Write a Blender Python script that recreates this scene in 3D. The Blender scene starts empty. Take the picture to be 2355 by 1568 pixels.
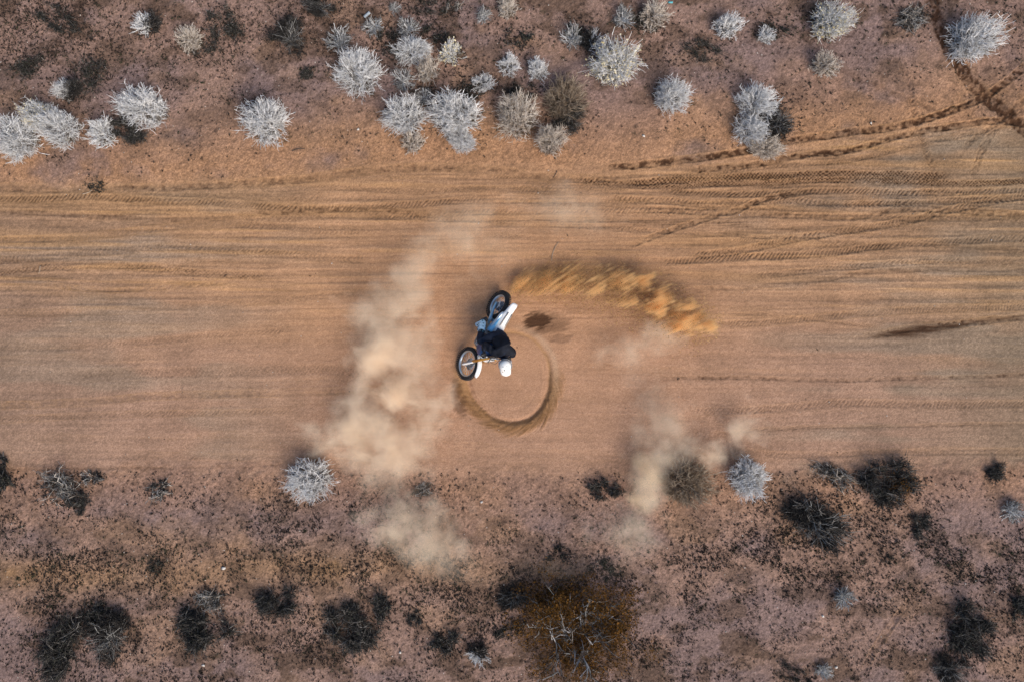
import bpy, math, random
import numpy as np
from mathutils import Vector, Matrix

C = bpy.context.scene
COL = C.collection
R = math.radians

# ------------------------------------------------------------------ camera
H = 15.0                      # drone height above the road
WIDE = 22.5                   # metres of ground across the picture
K = WIDE / 2354.0             # metres of ground per unit of the layout plan
cam = bpy.data.cameras.new('drone_camera')
cam.sensor_width = 36.0
cam.lens = 36.0 * H / WIDE
cam.clip_start = 0.1
cam.clip_end = 3000
co = bpy.data.objects.new('drone_camera', cam)
COL.objects.link(co)
co.location = (0, 0, H)
co.rotation_euler = (0, 0, 0)
C.camera = co

# ------------------------------------------------------------------ light
SUN_EL, SUN_AZ = 42.0, 305.0          # direction towards the sun (degrees, ccw from +x)
w = bpy.data.worlds.new('World')
C.world = w
w.use_nodes = True
nt = w.node_tree
bg = nt.nodes['Background']
sky = nt.nodes.new('ShaderNodeTexSky')
sky.sky_type = 'NISHITA'
sky.sun_disc = False
sky.sun_elevation = R(SUN_EL)
sky.sun_rotation = R(90 - SUN_AZ)
sky.dust_density = 2.0
nt.links.new(sky.outputs[0], bg.inputs[0])
bg.inputs[1].default_value = 0.07
sl = bpy.data.lights.new('sun', 'SUN')
sl.energy = 1.5
sl.angle = R(32)
sl.color = (1.0, 0.88, 0.74)
so = bpy.data.objects.new('sun', sl)
COL.objects.link(so)
sd = Vector((math.cos(R(SUN_AZ)) * math.cos(R(SUN_EL)), math.sin(R(SUN_AZ)) * math.cos(R(SUN_EL)), math.sin(R(SUN_EL))))
so.rotation_euler = sd.to_track_quat('Z', 'Y').to_euler()
C.view_settings.view_transform = 'Standard'
C.view_settings.look = 'None'
C.view_settings.exposure = 1.27
C.view_settings.gamma = 1.0
C.cycles.volume_bounces = 8
C.cycles.volume_step_rate = 0.25
C.cycles.volume_max_steps = 128
C.cycles.max_bounces = 12
C.cycles.transparent_max_bounces = 96

rng = np.random.default_rng(11)

def at(dx, dy, z=0.0):
    """plan unit -> world point at height z (seen from straight above)"""
    f = K * (1 - z / H)
    return Vector(((dx - 1177) * f, (784 - dy) * f, z))

def at1(cx, cy, z=0.0):
    """the same from the close plan of the rider"""
    return at((1050 + cx / 5.227) / 1.0617, (650 + cy / 5.227) / 1.0617, z)

# ------------------------------------------------------------------ helpers
def lin(r, g, b):
    f = lambda c: (c / 255 / 12.92) if c / 255 <= .04045 else ((c / 255 + .055) / 1.055) ** 2.4
    return (f(r), f(g), f(b))

def mesh_np(name, V, F4=None, F3=None):
    V = np.asarray(V, dtype=np.float32).reshape(-1, 3)
    me = bpy.data.meshes.new(name)
    n4 = 0 if F4 is None else len(F4)
    n3 = 0 if F3 is None else len(F3)
    me.vertices.add(len(V))
    me.vertices.foreach_set('co', V.ravel())
    idx = []
    if n4: idx.append(np.asarray(F4, dtype=np.int32).ravel())
    if n3: idx.append(np.asarray(F3, dtype=np.int32).ravel())
    idx = np.concatenate(idx)
    me.loops.add(len(idx))
    me.loops.foreach_set('vertex_index', idx)
    me.polygons.add(n4 + n3)
    tot = np.concatenate([np.full(n4, 4), np.full(n3, 3)]).astype(np.int32)
    st = np.concatenate([[0], np.cumsum(tot)[:-1]]).astype(np.int32)
    me.polygons.foreach_set('loop_start', st)
    me.polygons.foreach_set('loop_total', tot)
    me.update(calc_edges=True)
    me.validate()
    return me

class MB:
    """collects shapes for one mesh"""
    def __init__(s): s.V = []; s.F4 = []; s.F3 = []; s.n = 0
    def add(s, V, F4=None, F3=None, M=None):
        V = np.asarray(V, dtype=float).reshape(-1, 3)
        if M is not None:
            M = np.array(M); V = V @ M[:3, :3].T + M[:3, 3]
        s.V.append(V)
        if F4 is not None and len(F4): s.F4.append(np.asarray(F4) + s.n)
        if F3 is not None and len(F3): s.F3.append(np.asarray(F3) + s.n)
        s.n += len(V)
        return s
    def loft(s, rings, cap=True, closed=False, M=None):
        """rings: (K,n,3)"""
        rings = np.asarray(rings, dtype=float)
        k, n = rings.shape[:2]
        V = rings.reshape(-1, 3)
        F = []
        for i in range(k if closed else k - 1):
            a = i * n; b = ((i + 1) % k) * n
            for j in range(n):
                F.append((a + j, a + (j + 1) % n, b + (j + 1) % n, b + j))
        F3 = []
        if cap and not closed:
            V = np.vstack([V, rings[0].mean(0), rings[-1].mean(0)])
            c0, c1 = k * n, k * n + 1
            for j in range(n):
                F3.append((c0, (j + 1) % n, j))
                F3.append((c1, (k - 1) * n + j, (k - 1) * n + (j + 1) % n))
        return s.add(V, F, F3, M)
    def tube(s, P, r, n=8, M=None, cap=True, flat=1.0):
        P = np.asarray(P, dtype=float)
        r = np.broadcast_to(np.asarray(r, dtype=float), (len(P),))
        T = np.gradient(P, axis=0); T /= np.linalg.norm(T, axis=1)[:, None] + 1e-12
        rings = []
        ref = np.array([0, 0, 1.0]) if abs(T[0][2]) < .9 else np.array([1.0, 0, 0])
        u = np.cross(T[0], ref)
        for i in range(len(P)):
            u = u - T[i] * u.dot(T[i]); u /= np.linalg.norm(u) + 1e-12
            v = np.cross(T[i], u)
            a = np.arange(n) * 2 * np.pi / n
            rings.append(P[i] + r[i] * (np.cos(a)[:, None] * u + flat * np.sin(a)[:, None] * v))
        return s.loft(rings, cap, False, M)
    def torus(s, c, Rr, rr, n=48, m=10, M=None, sy=1.0):
        """ring in the x-z plane round c, axis along y"""
        rings = []
        for i in range(n):
            a = 2 * np.pi * i / n
            b = np.arange(m) * 2 * np.pi / m
            q = Rr + rr * np.cos(b)
            rings.append(np.stack([c[0] + q * np.cos(a), c[1] + rr * sy * np.sin(b), c[2] + q * np.sin(a)], 1))
        return s.loft(rings, False, True, M)
    def lathe(s, prof, c=(0, 0, 0), n=24, M=None):
        """prof: (radius, y) pairs, axis along y"""
        a = np.arange(n) * 2 * np.pi / n
        rings = [np.stack([c[0] + r * np.cos(a), np.full(n, c[1] + y), c[2] + r * np.sin(a)], 1) for r, y in prof]
        return s.loft(rings, True, False, M)
    def box(s, c, d, M=None, bev=.15):
        """box with chamfered edges, c centre, d full size"""
        x, y, z = np.array(d) / 2
        b = bev * min(d) / 1.0
        rings = []
        for zz, ins in ((-z, b), (-z + b, 0), (z - b, 0), (z, b)):
            xs, ys = x - ins, y - ins
            rings.append([(xs - b, -ys, zz), (xs, -ys + b, zz), (xs, ys - b, zz), (xs - b, ys, zz), (-xs + b, ys, zz), (-xs, ys - b, zz), (-xs, -ys + b, zz), (-xs + b, -ys, zz)])
        return s.loft(np.array(rings) + np.array(c), True, False, M)
    def ellipsoid(s, c, d, n=20, m=12, M=None):
        rings = []
        for i in range(m):
            t = -np.pi / 2 + np.pi * (i + .5) / m
            a = np.arange(n) * 2 * np.pi / n
            rings.append(np.stack([d[0] * np.cos(t) * np.cos(a), d[1] * np.cos(t) * np.sin(a), np.full(n, d[2] * np.sin(t))], 1))
        return s.loft(np.array(rings) + np.array(c), True, False, M)
    def mesh(s, name):
        return mesh_np(name, np.vstack(s.V), np.vstack(s.F4) if s.F4 else None, np.vstack(s.F3) if s.F3 else None)
    def build(s, name, mat, parent=None, smooth=True, loc=(0, 0, 0)):
        return link(name, s.mesh(name), mat, parent, smooth, loc)

def link(name, me, mat, parent=None, smooth=True, loc=(0, 0, 0)):
    if smooth: me.polygons.foreach_set('use_smooth', np.ones(len(me.polygons), dtype=bool))
    for m in (mat if isinstance(mat, (list, tuple)) else [mat]):
        me.materials.append(m)
    o = bpy.data.objects.new(name, me)
    COL.objects.link(o)
    o.location = loc
    if parent: o.parent = parent
    return o

def empty(name, loc=(0, 0, 0), rot=(0, 0, 0)):
    o = bpy.data.objects.new(name, None)
    o.empty_display_size = .2
    COL.objects.link(o)
    o.location = loc
    o.rotation_euler = rot
    return o

def tag(o, label=None, cat=None, group=None, kind=None):
    if label: o['label'] = label
    if cat: o['category'] = cat
    if group: o['group'] = group
    if kind: o['kind'] = kind
    return o

def batch_tubes(P, Rd, n=3):
    """P (N,K,3) centre lines, Rd (N,K) radii -> verts, quads"""
    N, Kk = P.shape[:2]
    T = np.gradient(P, axis=1)
    T /= np.linalg.norm(T, axis=2, keepdims=True) + 1e-9
    ref = np.where(np.abs(T[..., 2:3]) < .9, np.array([0, 0, 1.0]), np.array([1.0, 0, 0]))
    U = np.cross(T, ref); U /= np.linalg.norm(U, axis=2, keepdims=True) + 1e-9
    W = np.cross(T, U)
    a = np.arange(n) * 2 * np.pi / n
    V = P[:, :, None, :] + Rd[:, :, None, None] * (np.cos(a)[None, None, :, None] * U[:, :, None, :] + np.sin(a)[None, None, :, None] * W[:, :, None, :])
    idx = np.arange(N * Kk * n).reshape(N, Kk, n)
    A = idx[:, :-1, :]; B = idx[:, 1:, :]
    F = np.stack([A, np.roll(A, -1, 2), np.roll(B, -1, 2), B], -1).reshape(-1, 4)
    return V.reshape(-1, 3), F

# ------------------------------------------------------------------ materials
def mat(name, col, rough=.6, metal=0.0, spec=.5, vary=0.0, scale=8.0, bump=0.0, coat=0.0):
    m = bpy.data.materials.new(name)
    m.use_nodes = True
    t = m.node_tree
    b = t.nodes['Principled BSDF']
    b.inputs['Roughness'].default_value = rough
    b.inputs['Metallic'].default_value = metal
    b.inputs['Specular IOR Level'].default_value = spec
    b.inputs['Coat Weight'].default_value = coat
    b.inputs['Base Color'].default_value = (*col, 1)
    if vary or bump:
        no = t.nodes.new('ShaderNodeTexNoise'); no.inputs['Scale'].default_value = scale; no.inputs['Detail'].default_value = 5
        tc = t.nodes.new('ShaderNodeTexCoord'); t.links.new(tc.outputs['Object'], no.inputs['Vector'])
        if vary:
            rp = t.nodes.new('ShaderNodeValToRGB')
            rp.color_ramp.elements[0].position = .3; rp.color_ramp.elements[1].position = .7
            rp.color_ramp.elements[0].color = (*[c * (1 - vary) for c in col], 1)
            rp.color_ramp.elements[1].color = (*[min(1, c * (1 + vary)) for c in col], 1)
            t.links.new(no.outputs[0], rp.inputs[0]); t.links.new(rp.outputs[0], b.inputs['Base Color'])
        if bump:
            bp = t.nodes.new('ShaderNodeBump'); bp.inputs['Strength'].default_value = bump; bp.inputs['Distance'].default_value = .01
            t.links.new(no.outputs[0], bp.inputs['Height']); t.links.new(bp.outputs[0], b.inputs['Normal'])
    return m

def stem_mat(name, cols, rough=.8):
    """each stem its own tone"""
    m = bpy.data.materials.new(name)
    m.use_nodes = True
    t = m.node_tree
    b = t.nodes['Principled BSDF']
    b.inputs['Roughness'].default_value = rough
    b.inputs['Specular IOR Level'].default_value = .2
    g = t.nodes.new('ShaderNodeNewGeometry')
    rp = t.nodes.new('ShaderNodeValToRGB')
    els = rp.color_ramp.elements
    while len(els) < len(cols): els.new(.5)
    for i, c in enumerate(cols):
        els[i].position = i / (len(cols) - 1); els[i].color = (*c, 1)
    t.links.new(g.outputs['Random Per Island'], rp.inputs[0])
    t.links.new(rp.outputs[0], b.inputs['Base Color'])
    return m

# ------------------------------------------------------------------ the ground
_lat = {}
def vnoise(X, Y, sx, sy, seed):
    """smooth lattice noise 0..1, X/sx, Y/sy"""
    if seed not in _lat:
        _lat[seed] = np.random.default_rng(1000 + seed).random((256, 256)).astype(np.float32)
    L = _lat[seed]
    x = X / sx + 97.3 * seed; y = Y / sy + 31.7 * seed
    xi = np.floor(x).astype(np.int64); yi = np.floor(y).astype(np.int64)
    fx = (x - xi).astype(np.float32); fy = (y - yi).astype(np.float32)
    fx = fx * fx * (3 - 2 * fx); fy = fy * fy * (3 - 2 * fy)
    a = L[yi & 255, xi & 255]; b = L[yi & 255, (xi + 1) & 255]
    c = L[(yi + 1) & 255, xi & 255]; d = L[(yi + 1) & 255, (xi + 1) & 255]
    return (a * (1 - fx) + b * fx) * (1 - fy) + (c * (1 - fx) + d * fx) * fy

def fbm(X, Y, sx, sy, seed, o=4):
    v = 0; a = 1; t = 0
    for i in range(o):
        v = v + a * vnoise(X, Y, sx / 2 ** i, sy / 2 ** i, seed + i); t += a; a *= .55
    return v / t

def sst(a, b, x):
    t = np.clip((x - a) / (b - a), 0, 1)
    return t * t * (3 - 2 * t)

def axis_pts(half, step, far):
    core = np.arange(-half, half + step / 2, step)
    out = []; d = step; p = half
    while p < far:
        d *= 1.35; p += d; out.append(p)
    out = np.array(out)
    return np.concatenate([-out[::-1], core, out])

STEP = 0.0195
ax = axis_pts(12.4, STEP, 900); ay = axis_pts(8.5, STEP, 900)
GX, GY = np.meshgrid(ax, ay)
DX = 1177 + GX / K; DY = 784 - GY / K
hgt = np.zeros_like(DX); 
dark = np.zeros_like(DX)            # damp, churned soil
ochre = np.zeros_like(DX)           # loose yellow sand thrown up beside ruts

n_big = fbm(DX, DY, 420, 300, 1, 4)
n_mid = fbm(DX, DY, 70, 60, 7, 4)
n_fin = fbm(DX, DY, 9, 9, 13, 3)
north = np.interp(DX, [-400, 0, 200, 500, 800, 950, 1300, 1500, 1700, 1900, 2100, 2354, 2800],
                  [440, 432, 432, 425, 400, 385, 395, 380, 360, 325, 305, 300, 280]) + (n_mid - .5) * 14
south = np.interp(DX, [-400, 0, 700, 900, 1200, 1600, 2354, 2800], [1078, 1076, 1070, 1082, 1100, 1084, 1064, 1064]) + (n_mid - .5) * 62 + (fbm(DX, DY, 22, 14, 17, 3) - .5) * 44
road = sst(-34, 26, DY - north + 30 * (fbm(DX, DY, 30, 12, 19, 3) - .5)) * sst(-30, 26, south - DY)
upper = road * sst(830, 600, DY)     # the rutted half

# long scrapes left by a grader and by tyres sliding along the road
st1 = fbm(DX, DY - DX * .012, 340, 13, 21, 3) - .5
st2 = fbm(DX, DY + DX * .02, 240, 6.5, 25, 3) - .5
st3 = fbm(DX, DY - DX * .03, 500, 40, 29, 2) - .5
st4 = fbm(DX, DY - DX * .008, 120, 3.2, 37, 2) - .5
hgt += road * (.026 * st1 + .016 * st2 + .006 * st4) * (.45 + .9 * upper) + .07 * (n_big - .5)
hgt += (1 - road) * (.05 * (n_mid - .5) + .018 * (n_fin - .5)) + .004 * (n_fin - .5)
hgt += (1 - road) * .03 + .010 * (fbm(DX, DY, 4.6, 3.4, 165, 2) - .5) * (1.4 - .6 * road)

def spline(pts, n=400):
    p = np.array(pts, dtype=float)
    t = np.arange(len(p)); q = np.linspace(0, len(p) - 1, n)
    out = []
    for a in range(2):
        m = np.gradient(p[:, a])
        i = np.clip(q.astype(int), 0, len(p) - 2); f = q - i
        h00 = 2 * f**3 - 3 * f**2 + 1; h10 = f**3 - 2 * f**2 + f; h01 = -2 * f**3 + 3 * f**2; h11 = f**3 - f**2
        out.append(h00 * p[i, a] + h10 * m[i] + h01 * p[i + 1, a] + h11 * m[i + 1])
    return np.stack(out, 1)

def track(pts, wd, kind='chev', depth=.02, dk=.0, oc=.0, period=9.0, fade=60, seed=0, worn=False):
    """one tyre track along pts (plan units); wd its width"""
    sp = spline(pts)
    flip = abs(sp[-1, 0] - sp[0, 0]) < abs(sp[-1, 1] - sp[0, 1])
    A, B = (DY, DX) if flip else (DX, DY)
    sa, sb = (sp[:, 1], sp[:, 0]) if flip else (sp[:, 0], sp[:, 1])
    o = np.argsort(sa); sa = sa[o]; sb = sb[o]
    lo, hi = sa[0] - 5, sa[-1] + 5
    bl, bh = sb.min() - wd * 2 - 6, sb.max() + wd * 2 + 6
    if flip: rows = np.where((DY[:, 0] > lo) & (DY[:, 0] < hi))[0]; cols = np.where((DX[0] > bl) & (DX[0] < bh))[0]
    else: rows = np.where((DY[:, 0] > bl) & (DY[:, 0] < bh))[0]; cols = np.where((DX[0] > lo) & (DX[0] < hi))[0]
    if not len(rows) or not len(cols): return
    sl_ = np.s_[rows[0]:rows[-1] + 1, cols[0]:cols[-1] + 1]
    a = A[sl_]; b = B[sl_]
    f = np.interp(a, sa, sb); sa2 = np.gradient(sb, sa + np.arange(len(sa)) * 1e-6)
    slope = np.interp(a, sa, sa2)
    f = f + 3.0 * (vnoise(a, a * 0, 60, 1, 40 + seed) - .5)
    d = (b - f) / np.sqrt(1 + slope**2)
    s = a * np.sqrt(1 + slope**2)
    patch = sst(.30, .62, fbm(a, b, 90, 16, 50 + seed % 20, 3)) * (.55 + .45 * sst(.2, .6, vnoise(a, b, 7, 5, 30 + seed % 9)))
    end = sst(0, fade, a - sa[0]) * sst(0, fade, sa[-1] - a)
    if not worn: patch = .40 + .60 * patch
    u = d / (wd / 2)
    wn = vnoise(a, b, 9, 6, 44 + seed % 11) - .5
    inside = sst(1.25, .65, np.abs(u) + .55 * wn) * end
    rim = np.exp(-((np.abs(u) - 1.25) / .22) ** 2) * end
    nf = vnoise(a, b, 3.0, 3.0, 60 + seed % 9)
    s = s + period * 1.1 * (fbm(a, b, 40, 30, 74, 2) - .5) * 2
    if kind == 'chev':
        ph = s / period + np.abs(u) * .8 * (1 if seed % 2 else -1)
        lug = sst(-.1, .5, np.sin(2 * np.pi * ph))
    elif kind == 'diag':
        lug = sst(-.1, .5, np.sin(2 * np.pi * (s / period + u * .7)))
    elif kind == 'knob':
        row = np.floor((u + 1) * 1.999)
        lug = sst(0, .5, np.sin(2 * np.pi * (s / period + row * .5))) * sst(.0, .25, np.abs(np.sin(np.pi * (u + 1) * 2)))
    elif kind == 'rib':
        lug = sst(-.2, .4, np.sin(np.pi * (u + 1) * 5.5)) * (.7 + .3 * np.sin(2 * np.pi * s / period))
    else:
        lug = sst(.3, .8, fbm(a, b, 9, 7, 70 + seed % 7, 2))
    depth *= 1.75 if sp[:, 0].mean() > 1100 else .85
    if sp[:, 0].mean() < 1100: dk *= .75
    hh = -depth * inside * (.25 + .75 * lug * (.35 + .65 * nf)) * (.30 + .70 * patch) + depth * .30 * rim * (.1 + 1.2 * nf) * (.3 + .7 * patch)
    hgt[sl_] += hh
    dark[sl_] = np.maximum(dark[sl_], dk * inside * (.25 + .75 * lug) * (.25 + .75 * patch) * (.5 + .8 * nf))
    ochre[sl_] = np.maximum(ochre[sl_], oc * (.7 * rim + .5 * inside * (1 - lug)) * (.25 + .75 * patch) * (.5 + .8 * nf))

# tracks that the road shows one by one
track([(1370, 389), (1500, 377), (1680, 354), (1830, 324), (1950, 306), (2070, 291), (2170, 262), (2260, 224), (2360, 150), (2460, 60)], 16, 'rough', .028, 1.05, .6, seed=1)
track([(1420, 424), (1500, 418), (1640, 411), (1760, 406), (1900, 402), (2020, 402), (2120, 404), (2200, 406)], 17, 'knob', .026, .85, .5, 8.5, seed=2)
track([(1300, 412), (1500, 431), (1640, 424), (1760, 419), (1900, 416), (2040, 416), (2180, 422), (2420, 418)], 13, 'knob', .022, .65, .6, 8.0, seed=3)
track([(1560, 392), (1700, 384), (1850, 356), (1950, 346), (2080, 311), (2200, 292), (2300, 281), (2420, 300)], 14, 'rough', .024, .75, .6, seed=4)
track([(1500, 404), (1640, 398), (1800, 380), (1960, 368), (2120, 330), (2270, 300), (2420, 250)], 11, 'chev', .014, .25, .5, seed=5)
track([(2125, -150), (2140, -20), (2160, 70), (2200, 150), (2252, 214), (2305, 258), (2420, 350)], 30, 'rough', .024, 1.2, .25, seed=6)
track([(2060, 120), (2085, 190), (2097, 255), (2120, 330), (2148, 400), (2160, 440)], 15, 'chev', .014, .22, .2, 11, seed=7)
track([(2230, 430), (2255, 350), (2320, 260), (2420, 190)], 15, 'chev', .016, .3, .3, 11, seed=8)
track([(2180, 410), (2210, 350), (2265, 300), (2420, 215)], 12, 'chev', .014, .25, .3, 11, seed=9)
track([(1900, 145), (1990, 190), (2080, 230), (2180, 265)], 14, 'rough', .012, .3, .1, seed=10)
track([(1430, 573), (1500, 546), (1600, 511), (1690, 485), (1760, 458), (1900, 435)], 13, 'rough', .022, .5, .6, seed=11)
track([(1560, 592), (1700, 577), (1850, 545), (2000, 524), (2100, 506), (2200, 480), (2420, 440)], 16, 'chev', .020, .25, .6, seed=12)
track([(1500, 605), (1700, 592), (1900, 582), (2100, 560), (2420, 545)], 16, 'diag', .018, .3, .4, seed=13)
track([(1560, 668), (1700, 661), (1850, 648), (2000, 627), (2150, 618), (2420, 624)], 12, 'rib', .012, .25, .3, 5, seed=14)
track([(1620, 748), (1800, 738), (1950, 724), (2100, 714), (2420, 706)], 15, 'diag', .010, .2, .6, 7, seed=15)
track([(1640, 722), (1800, 728), (1950, 745), (2050, 750)], 8, 'rib', .010, .2, .3, 5, seed=16)
track([(1940, 782), (2040, 766), (2110, 753), (2210, 745), (2420, 722)], 15, 'rough', .016, .6, .6, fade=120, seed=17)
track([(1700, 640), (1900, 620), (2100, 604), (2420, 600)], 14, 'chev', .014, .2, .3, seed=18)
track([(1450, 478), (1600, 486), (1750, 494), (1950, 500), (2100, 480), (2420, 500)], 15, 'rough', .016, .35, .4, seed=19)
track([(1380, 455), (1500, 462), (1650, 470), (1800, 462), (2000, 470), (2420, 452)], 15, 'chev', .020, .3, .5, seed=20)
track([(1500, 440), (1700, 447), (1900, 440), (2100, 444), (2420, 438)], 14, 'diag', .020, .35, .5, seed=21)
track([(-60, 430), (150, 436), (300, 434), (500, 427), (700, 413), (850, 393), (1000, 386), (1150, 396), (1300, 412), (1500, 408)], 16, 'rough', .020, .45, .6, seed=22)
track([(-60, 456), (100, 458), (200, 452), (350, 462), (550, 470), (700, 482), (900, 474), (1150, 455)], 15, 'diag', .020, .5, .6, seed=23)
track([(-60, 494), (100, 490), (250, 500), (420, 505), (560, 500)], 12, 'rough', .016, .5, .3, seed=24)
track([(-60, 556), (150, 548), (320, 532), (460, 515), (640, 504)], 14, 'chev', .016, .05, .9, seed=25)
track([(-60, 605), (150, 588), (350, 572), (520, 578), (680, 588), (860, 600)], 17, 'chev', .020, .25, .4, 9, seed=26)
track([(-60, 632), (120, 616), (280, 612), (460, 628), (640, 640)], 16, 'knob', .020, .45, .5, 9, seed=27)
track([(60, 648), (130, 658), (220, 666), (330, 664), (560, 648)], 10, 'rib', .018, .15, 1.0, seed=28)
track([(500, 515), (650, 522), (760, 532), (900, 530)], 15, 'chev', .018, .3, .4, 9, seed=29)
track([(560, 490), (700, 486), (850, 480), (980, 492), (1100, 480)], 12, 'rough', .014, .55, .4, seed=30)
track([(640, 435), (800, 432), (950, 440), (1100, 436), (1300, 446)], 14, 'knob', .014, .3, .5, 8, seed=31)
track([(-60, 722), (200, 718), (500, 702), (800, 676), (980, 650)], 14, 'chev', .010, .12, .4, seed=32)
track([(-60, 800), (200, 798), (450, 775), (700, 756)], 13, 'diag', .010, .25, .15, seed=33)
track([(150, 864), (400, 856), (700, 850), (860, 858)], 22, 'knob', .012, .25, .1, 9, seed=34)
track([(-60, 934), (150, 926), (350, 912), (700, 900), (980, 892)], 14, 'rough', .012, .25, .7, seed=35)
track([(-60, 968), (200, 955), (400, 950), (700, 945)], 12, 'diag', .010, .25, .5, seed=36)
track([(-60, 1078), (200, 1076), (420, 1074), (720, 1066)], 7, 'rough', .012, .4, .1, seed=37)
track([(1500, 870), (1700, 868), (1900, 874), (2150, 868), (2420, 860)], 9, 'rough', .010, .4, .2, seed=38)
track([(1560, 948), (1760, 940), (1950, 925), (2150, 930), (2420, 928)], 16, 'diag', .010, .2, .3, seed=39)
track([(1620, 1000), (1800, 985), (2000, 980), (2420, 972)], 8, 'rib', .010, .25, .3, seed=40)
track([(1650, 1035), (1850, 1046), (2050, 1040), (2420, 1038)], 14, 'knob', .010, .15, .3, 9, seed=41)
track([(2160, 1300), (2110, 1360), (2060, 1420), (2010, 1490), (1980, 1560)], 15, 'rough', .022, .12, .5, seed=42)
r2 = np.random.default_rng(5)
for i in range(90):                                   # older, half worn tracks
    y0 = 425 + 640 * r2.random() ** 1.5
    x0 = -200 + 2200 * r2.random(); ln = 350 + 900 * r2.random()
    sp_ = r2.normal(0, .035)
    yy = lambda q: y0 + sp_ * q * ln + 10 * math.sin(q * 3 + i)
    if 540 < y0 < 1080 and 950 < x0 + ln / 2 < 1450: continue
    up = 1.0 if y0 < 640 else .35
    track([(x0 + ln * q, yy(q)) for q in (0, .25, .5, .75, 1)], 9 + 9 * r2.random(), ['chev', 'diag', 'knob', 'rib', 'rough', 'chev'][i % 6],
          (.005 + .010 * r2.random()) * up, .40 * r2.random() ** 1.5 * up, .45 * r2.random(), 7 + 4 * r2.random(), 150, seed=50 + i, worn=True)

# a long smear where somebody has spun out before
yl = 780 - (DX - 1960) * .137 + 5 * (fbm(DX, DY * 0, 60, 1, 181, 2) - .5)
wl = 3.5 + 11 * np.exp(-((DX - 2110) / 75) ** 2)
sm = np.exp(-((DY - yl) / wl) ** 2) * sst(1940, 2060, DX) * (.45 + .55 * np.exp(-((DX - 2110) / 130) ** 2)) * (.35 + 1.1 * fbm(DX - DY * 2, DY, 40, 5, 185, 3))
dark = np.maximum(dark, .62 * np.clip(sm, 0, 1) * (DX < 2500)); hgt += -.016 * sm

# the ring the bike has cut, with the spoil thrown outwards
rx = DX - 1170; ry = DY - 868
th = np.arctan2(-ry, rx); rr = np.hypot(rx, ry) + 3.5 * np.sin(2 * th + 1) + 2 * np.sin(3 * th + 2.2) + 4 * (fbm(DX, DY, 45, 45, 171, 2) - .5)      # th: ccw, 0 = picture right
near_ring = rr < 240
swirl = th + np.clip(rr - 95, -40, 60) * .017
fr = .6 * fbm(swirl * 17, rr * .05, 1.0, 1.0, 81, 4) + .4 * fbm(swirl * 5, rr * .02, 1.0, 1.0, 86, 2); fr2 = fbm(swirl * 60, rr * .12, 1.0, 1.0, 82, 3)
low = sst(-.1, .35, np.cos(th - R(-78)))             # strongest at the lower right
lowl = sst(-.45, .25, np.cos(th - R(-95)))
edge = 108 + 34 * fr
spoil = sst(99, 106, rr + 6 * fr2) * sst(edge + 12, edge - 10, rr) * lowl * near_ring
rut = np.exp(-((rr - 97 + 3 * (fr - .5)) / 6.0) ** 2) * near_ring * (.35 + .65 * lowl)
rut2 = np.exp(-((rr - 84) / 3.0) ** 2) * near_ring * sst(.2, .9, np.cos(th - R(70))) * .4
hgt += -.045 * rut + .035 * spoil * (.4 + .9 * fr2) - .012 * rut2
full = np.exp(-((rr - 101 + 4 * (fr - .5)) / 3.5) ** 2) * near_ring
hgt += -.014 * full + .010 * np.exp(-((rr - 111) / 5) ** 2) * near_ring * fr2
for rq, cq, wq in ((78, 60, .8), (88, 20, .9), (92, 200, .9), (70, -80, .9), (84, -100, .8)):
    hgt += -.011 * np.exp(-((rr - rq + 3 * (fr - .5)) / 2.2) ** 2) * sst(.1, .9, np.cos(th - R(cq))) * near_ring
inner = sst(96, 82, rr)
hgt = hgt * (1 - .5 * inner) + .002 * inner * (np.sin(rr * .9 + 3 * fr) * vnoise(DX, DY, 30, 30, 83))
dark = dark * (1 - .6 * inner)
dark = np.maximum(dark, .30 * spoil * low * (.3 + .8 * fr2) * sst(103, 116, rr))
ochre = np.maximum(ochre, .75 * spoil * (1 - .3 * low))
col_ring = .5 * np.exp(-((rr - 114) / 7) ** 2) * near_ring * sst(.3, .9, np.cos(th - R(25)))
ochre = np.maximum(ochre, .8 * full * (.4 + fr2))
for (bx, by, bw, bh, a, s_) in ((1238, 738, 40, 24, .60, 1), (1284, 776, 34, 13, .16, 1), (1262, 744, 60, 34, .25, 0), (1050, 905, 16, 46, .3, 0), (1062, 930, 18, 30, .35, 0)):
    q = ((DX - bx) / bw) ** 2 + ((DY - by) / bh) ** 2 + 1.3 * (fbm(DX - DY * 1.1, DY + DX * .35, 30, 5, 85, 3) - .5)
    m = sst(1.1, .1, q)
    dark = np.maximum(dark, a * m); hgt += -.02 * m * s_
# soil thrown out by the rear wheel lies along the outside of the turn
q = sst(48, 8, np.abs(DY - (632 + .0011 * (DX - 1330) ** 2 * .5))) * sst(1150, 1260, DX) * sst(1640, 1420, DX)
ochre = np.maximum(ochre, .55 * q * (.4 + fbm(DX - DY * 1.2, DY, 40, 6, 88, 2)))

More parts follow.
